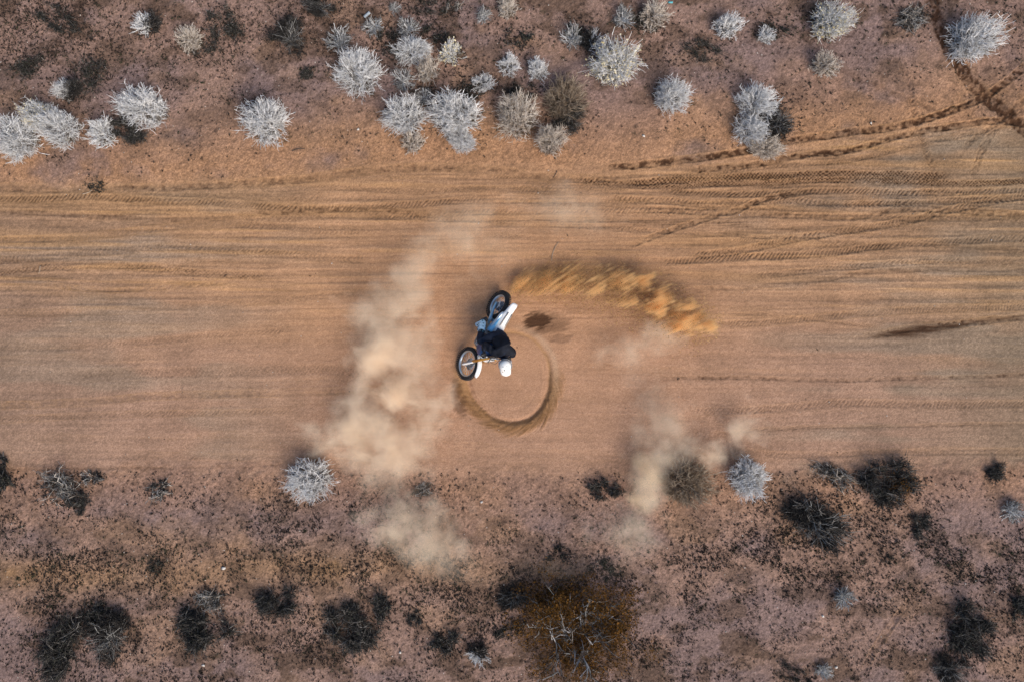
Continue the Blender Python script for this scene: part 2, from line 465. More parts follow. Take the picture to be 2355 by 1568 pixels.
# colours of the soil
def mixc(a, b, t): return a + (b - a) * t[..., None]
tan = np.array(lin(158, 125, 97)); pink = np.array(lin(156, 126, 107)); och = np.array(lin(168, 130, 88))
grey = np.array(lin(140, 124, 108)); damp = np.array(lin(64, 42, 28)); desert = np.array(lin(150, 121, 104)); dgrey = np.array(lin(132, 111, 105))
crust = np.array(lin(92, 74, 62)); moss = np.array(lin(146, 114, 78))
col = mixc(np.broadcast_to(tan, DX.shape + (3,)).copy(), pink, sst(600, 900, DY + 200 * (n_big - .5)))
col = mixc(col, grey, .75 * sst(.52, .68, fbm(DX, DY, 330, 70, 91, 3)) * sst(300, 900, np.abs(DX - 1177)))
col = mixc(col, np.array(lin(128, 112, 92)), .75 * sst(1900, 2500, DX + 160 * (n_big - .5)))  # olive-grey soil to the right, also darkened as a painted edge vignette
col = mixc(col, np.array(lin(140, 116, 98)), .6 * sst(420, -60, DX + 160 * (n_mid - .5)))
col = mixc(col, och, np.clip(.35 * sst(.05, .25, st3) * upper + .5 * sst(.12, .3, st1) * upper, 0, 1))
dsoil = mixc(np.broadcast_to(desert, DX.shape + (3,)).copy(), dgrey, sst(.42, .62, fbm(DX, DY, 190, 120, 95, 3)))
fardist = np.clip(np.maximum((np.abs(DY - 760) - 320) / 420, 0), 0, 1)
dsoil = mixc(dsoil, dgrey, .5 * fardist)
dsoil = dsoil * (1 - .06 * fardist)[..., None]
band = np.exp(-((DY - 1310 - 20 * np.sin(DX / 170)) / 48) ** 2) * sst(1500, 900, DX)
dsoil = mixc(dsoil, moss, np.clip(.5 * band + .22 * sst(.58, .7, fbm(DX, DY, 120, 90, 99, 3)), 0, 1))
apron = np.clip(sst(210, 20, north - DY) * (DY < 600), 0, 1) * sst(.30, .55, n_mid * .5 + .5 * fbm(DX, DY, 160, 90, 151, 2) + .06)
dsoil = mixc(dsoil, np.array(lin(166, 126, 92)), .8 * apron)
dsoil = mixc(dsoil, np.array(lin(158, 122, 96)), .55 * sst(150, 20, DY - south) * (DY > 800))
crm = (1 - .7 * apron) * sst(.50, .66, fbm(DX, DY, 60, 40, 103, 4)) * (.25 + .55 * fardist)
dsoil = mixc(dsoil, crust, np.clip(crm, 0, .8))
col = mixc(dsoil, col, road)
col = col * (1 + (.42 * st1 + .38 * st2 + .26 * st4) * road * (.5 + .7 * upper) + .26 * (n_fin - .5) * (1 - .4 * road) + (.55 - .15 * road) * (fbm(DX, DY, 4.2, 3.6, 161, 2) - .5) + .22 * (n_mid - .5))[..., None]
gr = rng.random(DX.shape).astype(np.float32) - .5
col = col * (1 + gr * (.50 + .20 * (1 - road)))[..., None]
centre_glow = np.exp(-(((DX - 1150) / 640) ** 2 + ((DY - 760) / 330) ** 2))  # lighter warm glow round the middle, painted into the road colour
col = mixc(col, np.array(lin(190, 144, 108)), .55 * centre_glow * road)
col = mixc(col, np.array(lin(132, 92, 52)), np.clip(spoil * (.12 + .95 * fr2) * (.5 + .45 * low), 0, .75))
col = mixc(col, np.array(lin(190, 160, 132)), col_ring)
col = mixc(col, och, np.clip(ochre, 0, .85) * .75)
col = mixc(col, damp, np.clip(dark * 2.0, 0, 1) * .92)
speck = sst(.62, .78, fbm(DX, DY, 6.5, 6.5, 141, 2)) * (1 - road) * (1 - .6 * apron) * (.25 + .75 * sst(.35, .65, fbm(DX, DY, 60, 45, 145, 3)))
col = mixc(col, np.array(lin(62, 48, 42)), .62 * speck * np.clip(.35 + .8 * fardist + .35 * (DY > 900), 0, 1))
col = np.clip(col * .87, .008, .8)

# beyond the part seen from above the sheet goes on as plain road and plain desert
outside = np.clip(np.maximum(np.abs(GX) - 11.9, np.abs(GY) - 8.0) / .5, 0, 1)
plain = mixc(np.broadcast_to(np.array(lin(134, 106, 90)), DX.shape + (3,)).copy(), np.array(lin(146, 116, 94)), sst(-60, 40, DY - 420) * sst(-60, 40, 1080 - DY))
col = mixc(col, plain, outside)
hgt *= 1 - outside
nr, nc = DX.shape
V = np.stack([GX, GY, hgt], -1).reshape(-1, 3)
ii = np.arange(nr * nc).reshape(nr, nc)
F = np.stack([ii[:-1, :-1], ii[:-1, 1:], ii[1:, 1:], ii[1:, :-1]], -1).reshape(-1, 4)
gm = bpy.data.materials.new('desert_soil')
gm.use_nodes = True
t = gm.node_tree; b = t.nodes['Principled BSDF']
b.inputs['Roughness'].default_value = .95; b.inputs['Specular IOR Level'].default_value = .1
at_ = t.nodes.new('ShaderNodeVertexColor'); at_.layer_name = 'soil'
no = t.nodes.new('ShaderNodeTexNoise'); no.inputs['Scale'].default_value = 55; no.inputs['Detail'].default_value = 6; no.inputs['Roughness'].default_value = .7
tc = t.nodes.new('ShaderNodeTexCoord'); t.links.new(tc.outputs['Object'], no.inputs['Vector'])
mr = t.nodes.new('ShaderNodeMapRange'); mr.inputs[1].default_value = .3; mr.inputs[2].default_value = .7; mr.inputs[3].default_value = .66; mr.inputs[4].default_value = 1.34
t.links.new(no.outputs[0], mr.inputs[0])
mx = t.nodes.new('ShaderNodeVectorMath'); mx.operation = 'SCALE'
nb = t.nodes.new('ShaderNodeTexNoise'); nb.inputs['Scale'].default_value = 1.1; nb.inputs['Detail'].default_value = 8; nb.inputs['Roughness'].default_value = .7
t.links.new(tc.outputs['Object'], nb.inputs['Vector'])
mb_ = t.nodes.new('ShaderNodeMapRange'); mb_.inputs[1].default_value = .3; mb_.inputs[2].default_value = .7; mb_.inputs[3].default_value = .84; mb_.inputs[4].default_value = 1.16
t.links.new(nb.outputs[0], mb_.inputs[0])
mx0 = t.nodes.new('ShaderNodeVectorMath'); mx0.operation = 'SCALE'
t.links.new(at_.outputs[0], mx0.inputs[0]); t.links.new(mb_.outputs[0], mx0.inputs['Scale'])
t.links.new(mx0.outputs[0], mx.inputs[0]); t.links.new(mr.outputs[0], mx.inputs['Scale']); t.links.new(mx.outputs[0], b.inputs['Base Color'])
bp = t.nodes.new('ShaderNodeBump'); bp.inputs['Strength'].default_value = .6; bp.inputs['Distance'].default_value = .012
t.links.new(no.outputs[0], bp.inputs['Height']); t.links.new(bp.outputs[0], b.inputs['Normal'])
gme = mesh_np('ground', V, F)
ca = gme.color_attributes.new('soil', 'FLOAT_COLOR', 'POINT')
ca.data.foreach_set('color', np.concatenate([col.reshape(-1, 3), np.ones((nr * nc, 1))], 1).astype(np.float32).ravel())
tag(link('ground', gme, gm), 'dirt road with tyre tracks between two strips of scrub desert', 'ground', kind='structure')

def ground_z(x, y):
    i = np.clip(np.searchsorted(ay, y), 0, nr - 1); j = np.clip(np.searchsorted(ax, x), 0, nc - 1)
    return hgt[i, j]

exec_parts = []
# ------------------------------------------------------------------ scrub
M_white = stem_mat('bleached_stem', [(.40, .39, .38), (.66, .66, .66), (.78, .785, .79), (.85, .855, .86)])
M_warm = stem_mat('straw_stem', [(.32, .25, .19), (.60, .53, .46), (.76, .70, .63)])
M_tan = stem_mat('tan_stem', [(.14, .10, .07), (.26, .20, .145), (.36, .30, .23)])
M_greyst = stem_mat('grey_stem', [(.10, .10, .10), (.24, .24, .235), (.38, .38, .37)])
M_dark = stem_mat('charred_stem', [(.016, .015, .016), (.032, .030, .029), (.085, .075, .065)])
M_mixd = stem_mat('dark_twig', [(.018, .017, .018), (.04, .038, .038), (.08, .075, .07), (.13, .12, .11), (.30, .28, .26)])
M_oldwood = stem_mat('old_wood', [(.05, .04, .032), (.10, .08, .06), (.16, .13, .10), (.30, .26, .22)])
M_seed = stem_mat('seed_head', [(.40, .33, .17), (.52, .46, .30), (.58, .54, .42)])
M_leafdk = stem_mat('dark_leaf', [(.010, .013, .010), (.022, .026, .020), (.035, .036, .022)])
M_leafbr = stem_mat('olive_leaf', [(.018, .010, .003), (.085, .038, .006), (.20, .088, .011), (.05, .025, .006)])
M_weed = stem_mat('weed_leaf', [(.012, .016, .010), (.025, .032, .016), (.045, .045, .024)])
M_limb = stem_mat('pale_limb', [(.36, .36, .38), (.50, .50, .52)])

def stems(rg, n, Rr, Hh, tmin=.05, tmax=1.0, curl=.12, rad=.0045, k=5, lump=6, base=.12):
    """centre lines of n stems from a crown base to an uneven dome"""
    ct = 1 - (1 - np.cos(np.pi / 2 * tmax)) * rg.random(n) ** .8
    ct = np.maximum(ct, tmin)
    a = rg.random(n) * 2 * np.pi
    stt = np.sqrt(1 - ct**2)
    # lobes: the outline swells and shrinks round the crown
    la = rg.random(lump) * 2 * np.pi; lz = rg.random(lump)
    le = np.zeros(n)
    for q, z in zip(la, lz):
        le = np.maximum(le, np.exp(-((np.angle(np.exp(1j * (a - q)))) / .55) ** 2 - ((ct - z) / .5) ** 2))
    L = (.62 + .36 * le) * (.82 + .26 * rg.random(n))
    tip = np.stack([Rr * stt * np.cos(a) * L, Rr * stt * np.sin(a) * L, Hh * (ct * .95 + .08) * L], 1)
    b0 = rg.normal(0, 1, (n, 3)) * np.array([base * Rr, base * Rr, 0]); b0[:, 2] = -.02
    q = np.linspace(0, 1, k)[None, :, None]
    P = b0[:, None] * (1 - q) + tip[:, None] * q
    P[:, :, 2] += (np.sin(q[..., 0] * np.pi) * (rg.normal(0, .06, (n, 1)) - .03) * Hh)
    wob = rg.normal(0, 1, (n, k, 3)) * curl * Rr * .22; wob[:, 0] = 0
    P += wob * q
    P[:, 1:, 2] = np.maximum(P[:, 1:, 2], .015)
    Rd = rad * (1.25 - .75 * q[..., 0]) * (.7 + .6 * rg.random((n, 1)))
    return P, Rd

def twigs(rg, P, per, ln, rad, spread=.55, k=3):
    """side shoots off the outer half of every stem"""
    N, Kk = P.shape[:2]
    src = np.repeat(np.arange(N), per)
    f = .42 + .56 * rg.random(len(src))
    pos = f * (Kk - 1); i = np.minimum(pos.astype(int), Kk - 2); fr_ = (pos - i)[:, None]
    p0 = P[src, i] * (1 - fr_) + P[src, i + 1] * fr_
    d = P[src, i + 1] - P[src, i]; d /= np.linalg.norm(d, axis=1)[:, None] + 1e-9
    d = d + rg.normal(0, spread, d.shape); d[:, 2] += .12; d /= np.linalg.norm(d, axis=1)[:, None]
    l = ln * (.45 + .8 * rg.random(len(src)))[:, None]
    q = np.linspace(0, 1, k)[None, :, None]
    T = p0[:, None] + d[:, None] * l[:, None] * q
    w_ = rg.normal(0, .09, T.shape) * l[:, None] * q
    T = T + w_
    T[:, :, 2] = np.maximum(T[:, :, 2], .012)
    Rd = rad * (1.1 - .6 * q[..., 0]) * (.7 + .6 * rg.random((len(src), 1)))
    return T, Rd

def leaf_quads(rg, pts, size, flat=.5):
    """a small pointed leaf at each point"""
    n = len(pts)
    u = rg.normal(0, 1, (n, 3)); u /= np.linalg.norm(u, axis=1)[:, None]
    v = rg.normal(0, 1, (n, 3)); v -= u * (u * v).sum(1)[:, None]; v /= np.linalg.norm(v, axis=1)[:, None]
    s = size * (.5 + rg.random(n))[:, None]
    V = np.stack([pts - u * s, pts + v * s * flat, pts + u * s, pts - v * s * flat], 1).reshape(-1, 3)
    return V, np.arange(n * 4).reshape(-1, 4)

def tube_mesh(name, P, Rd, n=3):
    return mesh_np(name, *batch_tubes(P, Rd, n))

def clumps(rg, P, n, far=.30):
    """share the stems out over n root crowns, so that the bush grows from several points"""
    a = rg.random(n) * 2 * np.pi; q = far * np.sqrt(rg.random(n))
    c = np.stack([q * np.cos(a), q * np.sin(a), 0 * a], 1)
    f = .45 + .45 * rg.random(n)
    i = rg.integers(0, n, len(P))
    return P * np.stack([f[i], f[i], .6 + .5 * f[i]], -1)[:, None, :] + c[i][:, None, :]

def make_bush(kind, seed, name, small):
    """one bush of 1 m across with its parts; small ones have fewer, relatively stouter stems; returns the Empty"""
    rg = np.random.default_rng(seed)
    root = empty(name)
    N = .42 if small else 1.0        # how many
    F = 1.75 if small else 1.0       # how stout
    n_ = lambda q: max(8, int(q * N))
    def put(nm, P, Rd, m, n=3): return link(nm, tube_mesh(nm, P, Rd, n), m, root, False)
    if kind in ('white', 'seedy', 'warm'):
        P, Rd = stems(rg, n_(400), .53, .80, tmin=.06, curl=.24, rad=.0050 * F, lump=14, base=.22)
        P[..., :2] *= (.80 + .22 * rg.random((len(P), 1, 1)))
        gapa = rg.random() * 6.28                               # one side is thinner
        keep = rg.random(len(P)) < .78 + .34 * np.cos(np.arctan2(P[:, -1, 1], P[:, -1, 0]) - gapa)
        P, Rd = P[keep], Rd[keep]
        T, Tr = twigs(rg, P, 6, .11, .0040 * F, .62)
        ms = M_white if kind != 'warm' else M_warm
        put('stems', P, Rd, ms)
        put('twig_sprays', T, Tr, ms)
        Q, Qr = stems(rg, n_(95), .42, .34, tmin=.05, curl=.5, rad=.006 * F, lump=5, base=.3)
        T2, T2r = twigs(rg, Q, 4, .13, .0048 * F, .8)
        put('dead_stems', Q, Qr, M_oldwood)
        put('dead_twig_sprays', T2, T2r, M_oldwood)
        if kind == 'seedy':
            tips = T[rg.random(len(T)) < .55][:, -1]
            V_, F_ = leaf_quads(rg, tips, .017 * F, .8)
            link('seed_head_clumps', mesh_np('seed_head_clumps', V_, F_), M_seed, root, False)
    elif kind == 'grey':
        P, Rd = stems(rg, n_(170), .52, .72, tmin=.1, curl=.26, rad=.0068 * F, lump=5)
        T, Tr = twigs(rg, P, 4, .16, .005 * F, .6)
        put('stems', P, Rd, M_white)
        put('twig_sprays', T, Tr, M_greyst)
    elif kind == 'tan':
        P, Rd = stems(rg, n_(260), .52, .75, tmin=.08, curl=.28, rad=.006 * F, lump=7)
        T, Tr = twigs(rg, P, 5, .15, .0045 * F, .6)
        put('stems', P, Rd, M_tan)
        put('twig_sprays', T, Tr, M_tan)
    elif kind == 'half':      # pale fresh stems on one side, dead dark ones on the other
        P, Rd = stems(rg, n_(260), .52, .66, curl=.26, rad=.0068 * F, lump=6)
        pale = P[:, -1, 0] * .8 + P[:, -1, 1] * -.3 + rg.normal(0, .10, len(P)) < -.02
        T, Tr = twigs(rg, P[pale], 4, .15, .005 * F, .5)
        put('stems', P[pale], Rd[pale], M_white)
        put('twig_sprays', T, Tr, M_white)
        T, Tr = twigs(rg, P[~pale], 5, .15, .0055 * F, .7)
        put('dead_stems', P[~pale], Rd[~pale], M_mixd)
        put('dead_twig_sprays', T, Tr, M_dark)
    elif kind == 'dark':
        P, Rd = stems(rg, n_(230), .50, .42, curl=.5, rad=.006 * F, lump=5)
        P[..., :2] *= (.35 + .7 * rg.random((len(P), 1, 1)))
        P = clumps(rg, P, 9, .42)
        T, Tr = twigs(rg, P, 6, .16, .005 * F, .9)
        put('stems', P, Rd, M_mixd)
        put('twig_sprays', T[::2], Tr[::2], M_dark)
        put('side_twig_sprays', T[1::2], Tr[1::2], M_mixd)
        T2, T2r = twigs(rg, P[::3], 3, .18, .005 * F, .8, 4)
        put('dry_twig_sprays', T2, T2r, M_mixd)
        tips = np.concatenate([T[:, -1], T[:, 1]])
        V_, F_ = leaf_quads(rg, tips[rg.random(len(tips)) < .5], .014 * F, .6)
        link('leaves', mesh_np('leaves', V_, F_), M_leafdk, root, False)
    elif kind == 'streak':    # dark mass with pale stems arching over it
        P, Rd = stems(rg, n_(200), .50, .38, curl=.5, rad=.006 * F, lump=5)
        P[..., :2] *= (.4 + .6 * rg.random((len(P), 1, 1)))
        P = clumps(rg, P, 7, .40)
        T, Tr = twigs(rg, P, 6, .15, .005 * F, .9)
        put('dead_stems', P, Rd, M_dark)
        put('dead_twig_sprays', T, Tr, M_dark)
        P, Rd = stems(rg, n_(90), .53, .56, curl=.3, rad=.006 * F, lump=5)
        put('stems', P, Rd, M_greyst)
        T, Tr = twigs(rg, P, 3, .18, .0048 * F, .6)
        put('twig_sprays', T, Tr, M_mixd)
    elif kind == 'sparse':    # a few dry crooked branches over dark litter
        P, Rd = stems(rg, n_(30), .55, .34, curl=.6, rad=.008 * F, k=7, lump=4, tmin=.12)
        put('branches', P, Rd, M_warm)
        T, Tr = twigs(rg, P, 6, .20, .005 * F, .8, 4)
        put('twig_sprays', T, Tr, M_greyst)
        P, Rd = stems(rg, n_(130), .5, .16, curl=.8, rad=.005 * F, k=5, lump=4)
        T, Tr = twigs(rg, P, 4, .13, .0052 * F, .9)
        put('dead_twig_sprays', T, Tr, M_dark)
    elif kind == 'low':       # flat dark plant with fine leaves
        P, Rd = stems(rg, n_(120), .6, .12, curl=.9, rad=.005 * F, lump=5)
        P[..., :2] *= (.3 + .7 * rg.random((len(P), 1, 1)))
        P = clumps(rg, P, 7, .42)
        T, Tr = twigs(rg, P, 5, .13, .0045 * F, .9)
        put('stems', P, Rd, M_dark)
        put('twig_sprays', T[::2], Tr[::2], M_mixd)
        tips = np.concatenate([T[:, -1], T[:, 1]])
        V_, F_ = leaf_quads(rg, tips[rg.random(len(tips)) < .7], .016 * F, .6)
        link('leaves', mesh_np('leaves', V_, F_), M_leafdk, root, False)
    return root

def copy_bush(o):
    r_ = o.copy(); COL.objects.link(r_)
    for ch in o.children:
        c = ch.copy(); COL.objects.link(c); c.parent = r_
    return r_

# plan x, y, width, height, kind, turn or None, label
BUSHES = [
 (335, 52, 78, 66, 'half', 20, 'grey-white shrub, dark on one side, topmost in the upper left scrub'),
 (430, 88, 66, 66, 'warm', None, 'pale straw shrub beside a dark weedy patch, second from the top left'),
 (664, 82, 84, 80, 'streak', None, 'dark shrub with a small pale fan of stems, alone above the bare sand'),
 (152, 203, 80, 56, 'half', 10, 'small spiky grey shrub whose right half is dark, above the edge clump'),
 (20, 315, 120, 112, 'white', None, 'grey-white shrub cut by the left edge of the photo, north of the road'),
 (84, 262, 92, 74, 'seedy', None, 'shrub with yellow seed heads between two white ones at the left edge'),
 (128, 294, 108, 98, 'white', None, 'white shrub at the right end of the clump of three on the left edge'),
 (232, 306, 68, 84, 'white', None, 'narrow white shrub touching a dark dead patch, beside a wider shrub'),
 (290, 300, 80, 58, 'dark', None, 'low dark dead shrub between a narrow and a wide white shrub'),
 (316, 243, 138, 100, 'white', None, 'wide white shrub with long spiky stems, upper left of the road'),
 (600, 272, 122, 116, 'white', None, 'round white shrub standing alone on bare sand north of the road'),
 (776, 90, 74, 66, 'grey', None, 'grey shrub touching the big fan shaped white shrub below it'),
 (816, 162, 122, 112, 'white', None, 'big fan shaped white shrub at the left end of the dense thicket'),
 (857, 58, 56, 56, 'grey', None, 'small grey shrub beside the pale board at the top of the thicket'),
 (906, 18, 36, 36, 'grey', None, 'tiny grey shrub topmost in the thicket, cut near the top edge'),
 (937, 62, 68, 48, 'grey', None, 'half hidden grey shrub directly behind a larger one in the thicket'),
 (945, 108, 98, 84, 'white', None, 'large white shrub in the middle of the upper thicket'),
 (927, 182, 66, 66, 'grey', None, 'grey shrub just above the two broad white bushes by the road'),
 (985, 160, 64, 72, 'warm', None, 'fawn upright shrub in the heart of the thicket'),
 (1038, 123, 62, 58, 'seedy', None, 'small bright shrub with yellow seed heads on the right of the thicket'),
 (1112, 35, 44, 46, 'grey', None, 'small spiky grey shrub beside a larger one at the top, over dark litter'),
 (1168, 18, 58, 52, 'warm', None, 'pale shrub with dark litter below it, cut near the top edge'),
 (1170, 148, 62, 56, 'white', None, 'spiky white shrub left neighbour of a compact round one'),
 (1236, 162, 62, 58, 'white', None, 'compact round shrub just above the tan and white pair'),
 (1110, 190, 62, 50, 'white', None, 'small star shaped white shrub alone above the broadest white bush'),
 (975, 226, 52, 44, 'grey', None, 'grey shrub squeezed behind the two broad white bushes by the road'),
 (930, 258, 118, 96, 'white', None, 'broad white shrub touching the broadest one on its right'),
 (948, 325, 66, 62, 'warm', None, 'small pale shrub hanging below a broad white one, nearest the road'),
 (1050, 255, 152, 104, 'white', None, 'broadest white shrub of the thicket beside the road'),
 (1058, 314, 92, 62, 'white', None, 'low white shrub attached to the foot of the broadest white bush'),
 (1190, 262, 116, 112, 'warm', None, 'broad pinkish white shrub next to the brown hollow bush'),
 (1296, 226, 118, 108, 'tan', None, 'brown and tan shrub with a dark hollow middle in the thicket'),
 (1300, 270, 96, 62, 'dark', None, 'dark dead shrub at the foot of the brown and tan shrub'),
 (1268, 318, 82, 84, 'warm', None, 'pale shrub in front of the dark dead one, poking towards the road'),
 (1318, 85, 66, 66, 'grey', None, 'spiky grey shrub left of the big ball shaped white bush'),
 (1362, 92, 62, 58, 'half', 200, 'half dark shrub squeezed against the big ball shaped white bush'),
 (1418, 137, 130, 112, 'seedy', None, 'big ball shaped white shrub with seed heads on its upper rim'),
 (1435, 38, 62, 58, 'grey', None, 'grey shrub at the top beside a paler one, dark litter between'),
 (1504, 30, 78, 76, 'warm', None, 'pale shrub at the top edge, right one of a close pair'),
 (1545, 212, 102, 90, 'white', None, 'pinkish white round shrub alone between the ball bush and the roadside cluster'),
 (1676, 56, 78, 62, 'white', None, 'small fan shaped white shrub alone near the top'),
 (1762, 78, 48, 48, 'white', None, 'tiny white shrub with dark twigs spreading to its right'),
 (1776, 68, 74, 40, 'low', None, 'low dark twigs lying around a tiny white shrub near the top'),
 (1920, 44, 104, 92, 'seedy', None, 'olive grey round shrub with yellowish rim at the top right'),
 (2098, 40, 96, 76, 'sparse', None, 'thin straggly shrub of bare branches by the dark diagonal track'),
 (2264, 78, 146, 112, 'white', None, 'large grey-white shrub in the top right corner beside the dark track'),
 (1905, 145, 76, 66, 'warm', None, 'thin straw coloured tuft with a dark foot, right of centre at the top'),
 (1744, 232, 108, 88, 'white', None, 'upper white shrub of the cluster on the dark tyre track'),
 (1792, 280, 96, 86, 'streak', None, 'black hollow shrub in the middle of the cluster on the tyre track'),
 (1730, 292, 88, 90, 'white', None, 'left white shrub of the cluster on the tyre track'),
 (1768, 332, 96, 62, 'warm', None, 'lowest white shrub of the cluster, spilling on the tyre track'),
 (1618, 120, 104, 50, 'low', None, 'flat dark plant on bare soil right of the ball shaped bush'),
 (205, 160, 92, 96, 'low', None, 'black flat weed patch with a bare ochre hollow, upper left'),
 (512, 60, 82, 96, 'low', None, 'black weedy patch right of the pale straw shrub, upper left'),
 (218, 430, 62, 40, 'low', None, 'small dark plant growing on the north edge of the road'),
 (730, 14, 88, 42, 'streak', None, 'grey and black shrub cut by the top edge, left of the thicket'),
 (708, 171, 36, 32, 'dark', None, 'tiny dark tuft alone left of the fan shaped white shrub'),
 (1040, 16, 46, 40, 'sparse', None, 'thin star of bare twigs at the top edge right of the thicket'),
 (985, 20, 84, 40, 'low', None, 'dark litter plant between thicket and twig star at the top edge'),
 (1190, 88, 70, 60, 'low', None, 'dark flat plant below the two small shrubs at the top centre'),
 (1325, 75, 36, 50, 'low', None, 'dark speck of a plant left of the spiky grey shrub'),
 (710, 1105, 122, 108, 'white', None, 'bright white shrub alone on the south side of the road'),
 (1730, 1102, 106, 106, 'white', None, 'bright white shrub beside the tan one on the south road edge'),
 (1580, 1116, 148, 118, 'tan', None, 'tan round shrub half in the dust on the south road edge'),
 (1888, 1207, 168, 124, 'streak', None, 'biggest dark shrub with pale arching stems, lower right'),
 (2052, 1112, 122, 100, 'dark', None, 'black and brown shrub at the right end of the fallen branches'),
 (1918, 1092, 132, 62, 'sparse', None, 'straggle of bare grey branches left of the black and brown shrub'),
 (2300, 1086, 62, 38, 'dark', None, 'small black shrub near the right edge just south of the road'),
 (2338, 1178, 66, 66, 'grey', None, 'grey shrub cut by the right edge, south of the road'),
 (2122, 1210, 50, 54, 'dark', None, 'small dark grey shrub right of the biggest dark one'),
 (4, 1100, 66, 92, 'dark', None, 'black shrub cut by the left edge at the south road edge'),
 (135, 1122, 118, 80, 'sparse', None, 'wide dark shrub with cream bare branches near the left edge'),
 (210, 1098, 72, 44, 'sparse', None, 'dark straggling arm of twigs right of the cream branched shrub'),
 (176, 1158, 50, 48, 'dark', None, 'small dark shrub below the cream branched one on the left'),
 (366, 1126, 66, 66, 'sparse', None, 'small knot of cream twigs with dark litter, alone on the lower left'),
 (970, 1128, 62, 44, 'sparse', None, 'faint dusty wisp of pale twigs behind the lower dust cloud'),
 (1386, 1130, 74, 46, 'dark', None, 'low dark shrub left of the ochre dust by the tan shrub'),
 (242, 1470, 104, 116, 'streak', None, 'blue-black shrub with grey stems, second from the lower left corner'),
 (226, 1420, 70, 60, 'dark', None, 'black shrub joined to the top of the blue-black one, lower left'),
 (138, 1492, 100, 160, 'dark', None, 'tall black shrub nearest the lower left corner'),
 (462, 1456, 134, 104, 'dark', None, 'broad black shrub below a white wiry tuft, lower left'),
 (478, 1380, 86, 72, 'sparse', None, 'white wiry tuft just above a broad black shrub'),
 (636, 1386, 96, 72, 'dark', None, 'black shrub with a pale fallen twig, middle of the lower left'),
 (806, 1456, 122, 104, 'dark', None, 'triangular black shrub left of the small bottom tufts'),
 (872, 1400, 62, 62, 'dark', None, 'small black shrub upper right of the triangular black one'),
 (1020, 1478, 68, 52, 'dark', None, 'small dark shrub between the triangular one and the brown bush'),
 (1098, 1506, 54, 62, 'half', 90, 'small shrub black above and white below, left of the brown bush'),
 (1188, 1376, 88, 56, 'streak', None, 'grey-green shrub with pale twigs touching the upper left of the brown bush'),
 (1170, 1440, 100, 50, 'low', None, 'thin dusty plant left of the big brown bush'),
 (1945, 1376, 58, 56, 'grey', None, 'compact speckled grey shrub alone on the lower right ground'),
 (2252, 1460, 116, 118, 'dark', None, 'large black shrub near the lower right corner'),
 (2192, 1542, 86, 72, 'streak', None, 'grey speckled dark shrub cut by the bottom edge at the right'),
 (2344, 1392, 54, 62, 'dark', None, 'dark shrub at the right edge above the large black corner shrub'),
 (1402, 1312, 52, 50, 'low', None, 'dark plant just above the crown of the big brown bush'),
 (1292, 1276, 76, 40, 'low', None, 'dark flat plant in the thin dust north of the brown bush'),
 (955, 1422, 34, 36, 'dark', None, 'tiny dark tuft right of the small black shrub at the bottom'),
 (360, 1296, 48, 44, 'low', None, 'dark green tuft on the ochre band, lower left'),
 (1896, 1546, 48, 44, 'grey', None, 'small grey shrub at the bottom edge right of the brown bush'),
 (2036, 1280, 34, 44, 'low', None, 'dark green tuft below the biggest dark shrub on the right'),
 (985, 232, 90, 50, 'low', None, 'dark dead twigs on the ground between the two broad white bushes and the fawn one'),
 (1080, 205, 110, 60, 'low', None, 'dark litter plant behind the broadest white bush, under the star shaped one'),
 (1200, 212, 90, 46, 'low', None, 'dark flat twigs between the compact round shrub and the pinkish broad one'),
 (905, 100, 80, 70, 'low', None, 'dark flat twigs left of the large white shrub in the upper thicket'),
 (1000, 88, 70, 54, 'low', None, 'dark flat twigs right of the large white shrub in the upper thicket'),
 (1480, 62, 84, 46, 'low', None, 'dark flat twigs under the close pair of shrubs at the top edge'),
 (130, 40, 120, 60, 'low', None, 'dark flat weed mat nearest the top left corner'),
 (60, 150, 100, 54, 'low', None, 'dark flat weed mat at the left edge above the spiky grey shrub'),
 (470, 110, 84, 44, 'low', None, 'dark flat weeds just below the pale straw shrub, upper left'),
 (1826, 1552, 92, 40, 'low', None, 'black weed mat along the bottom edge, right of the brown bush'),
]
protos = {}
use = {}
NV = {'white': 7, 'seedy': 3, 'warm': 5, 'grey': 5, 'tan': 1, 'half': 3, 'dark': 6, 'streak': 4, 'sparse': 5, 'low': 5}
NAME = {'white': 'white_shrub', 'seedy': 'seeding_shrub', 'warm': 'straw_shrub', 'grey': 'grey_shrub', 'tan': 'tan_shrub', 'half': 'half_dead_shrub', 'dark': 'black_shrub', 'streak': 'dark_shrub', 'sparse': 'straggly_shrub', 'low': 'low_plant'}
GROUP = {'white': 'bleached white shrubs', 'seedy': 'shrubs with seed heads', 'warm': 'straw coloured shrubs', 'grey': 'grey shrubs', 'tan': 'tan shrubs', 'half': 'half dead shrubs', 'dark': 'black shrubs', 'streak': 'dark shrubs with pale stems', 'sparse': 'straggly shrubs of bare twigs', 'low': 'flat dark plants'}
HK = {'white': .8, 'seedy': .8, 'warm': .8, 'grey': .7, 'tan': .7, 'half': .6, 'dark': .5, 'streak': .5, 'sparse': .3, 'low': .15}
rb = random.Random(3)
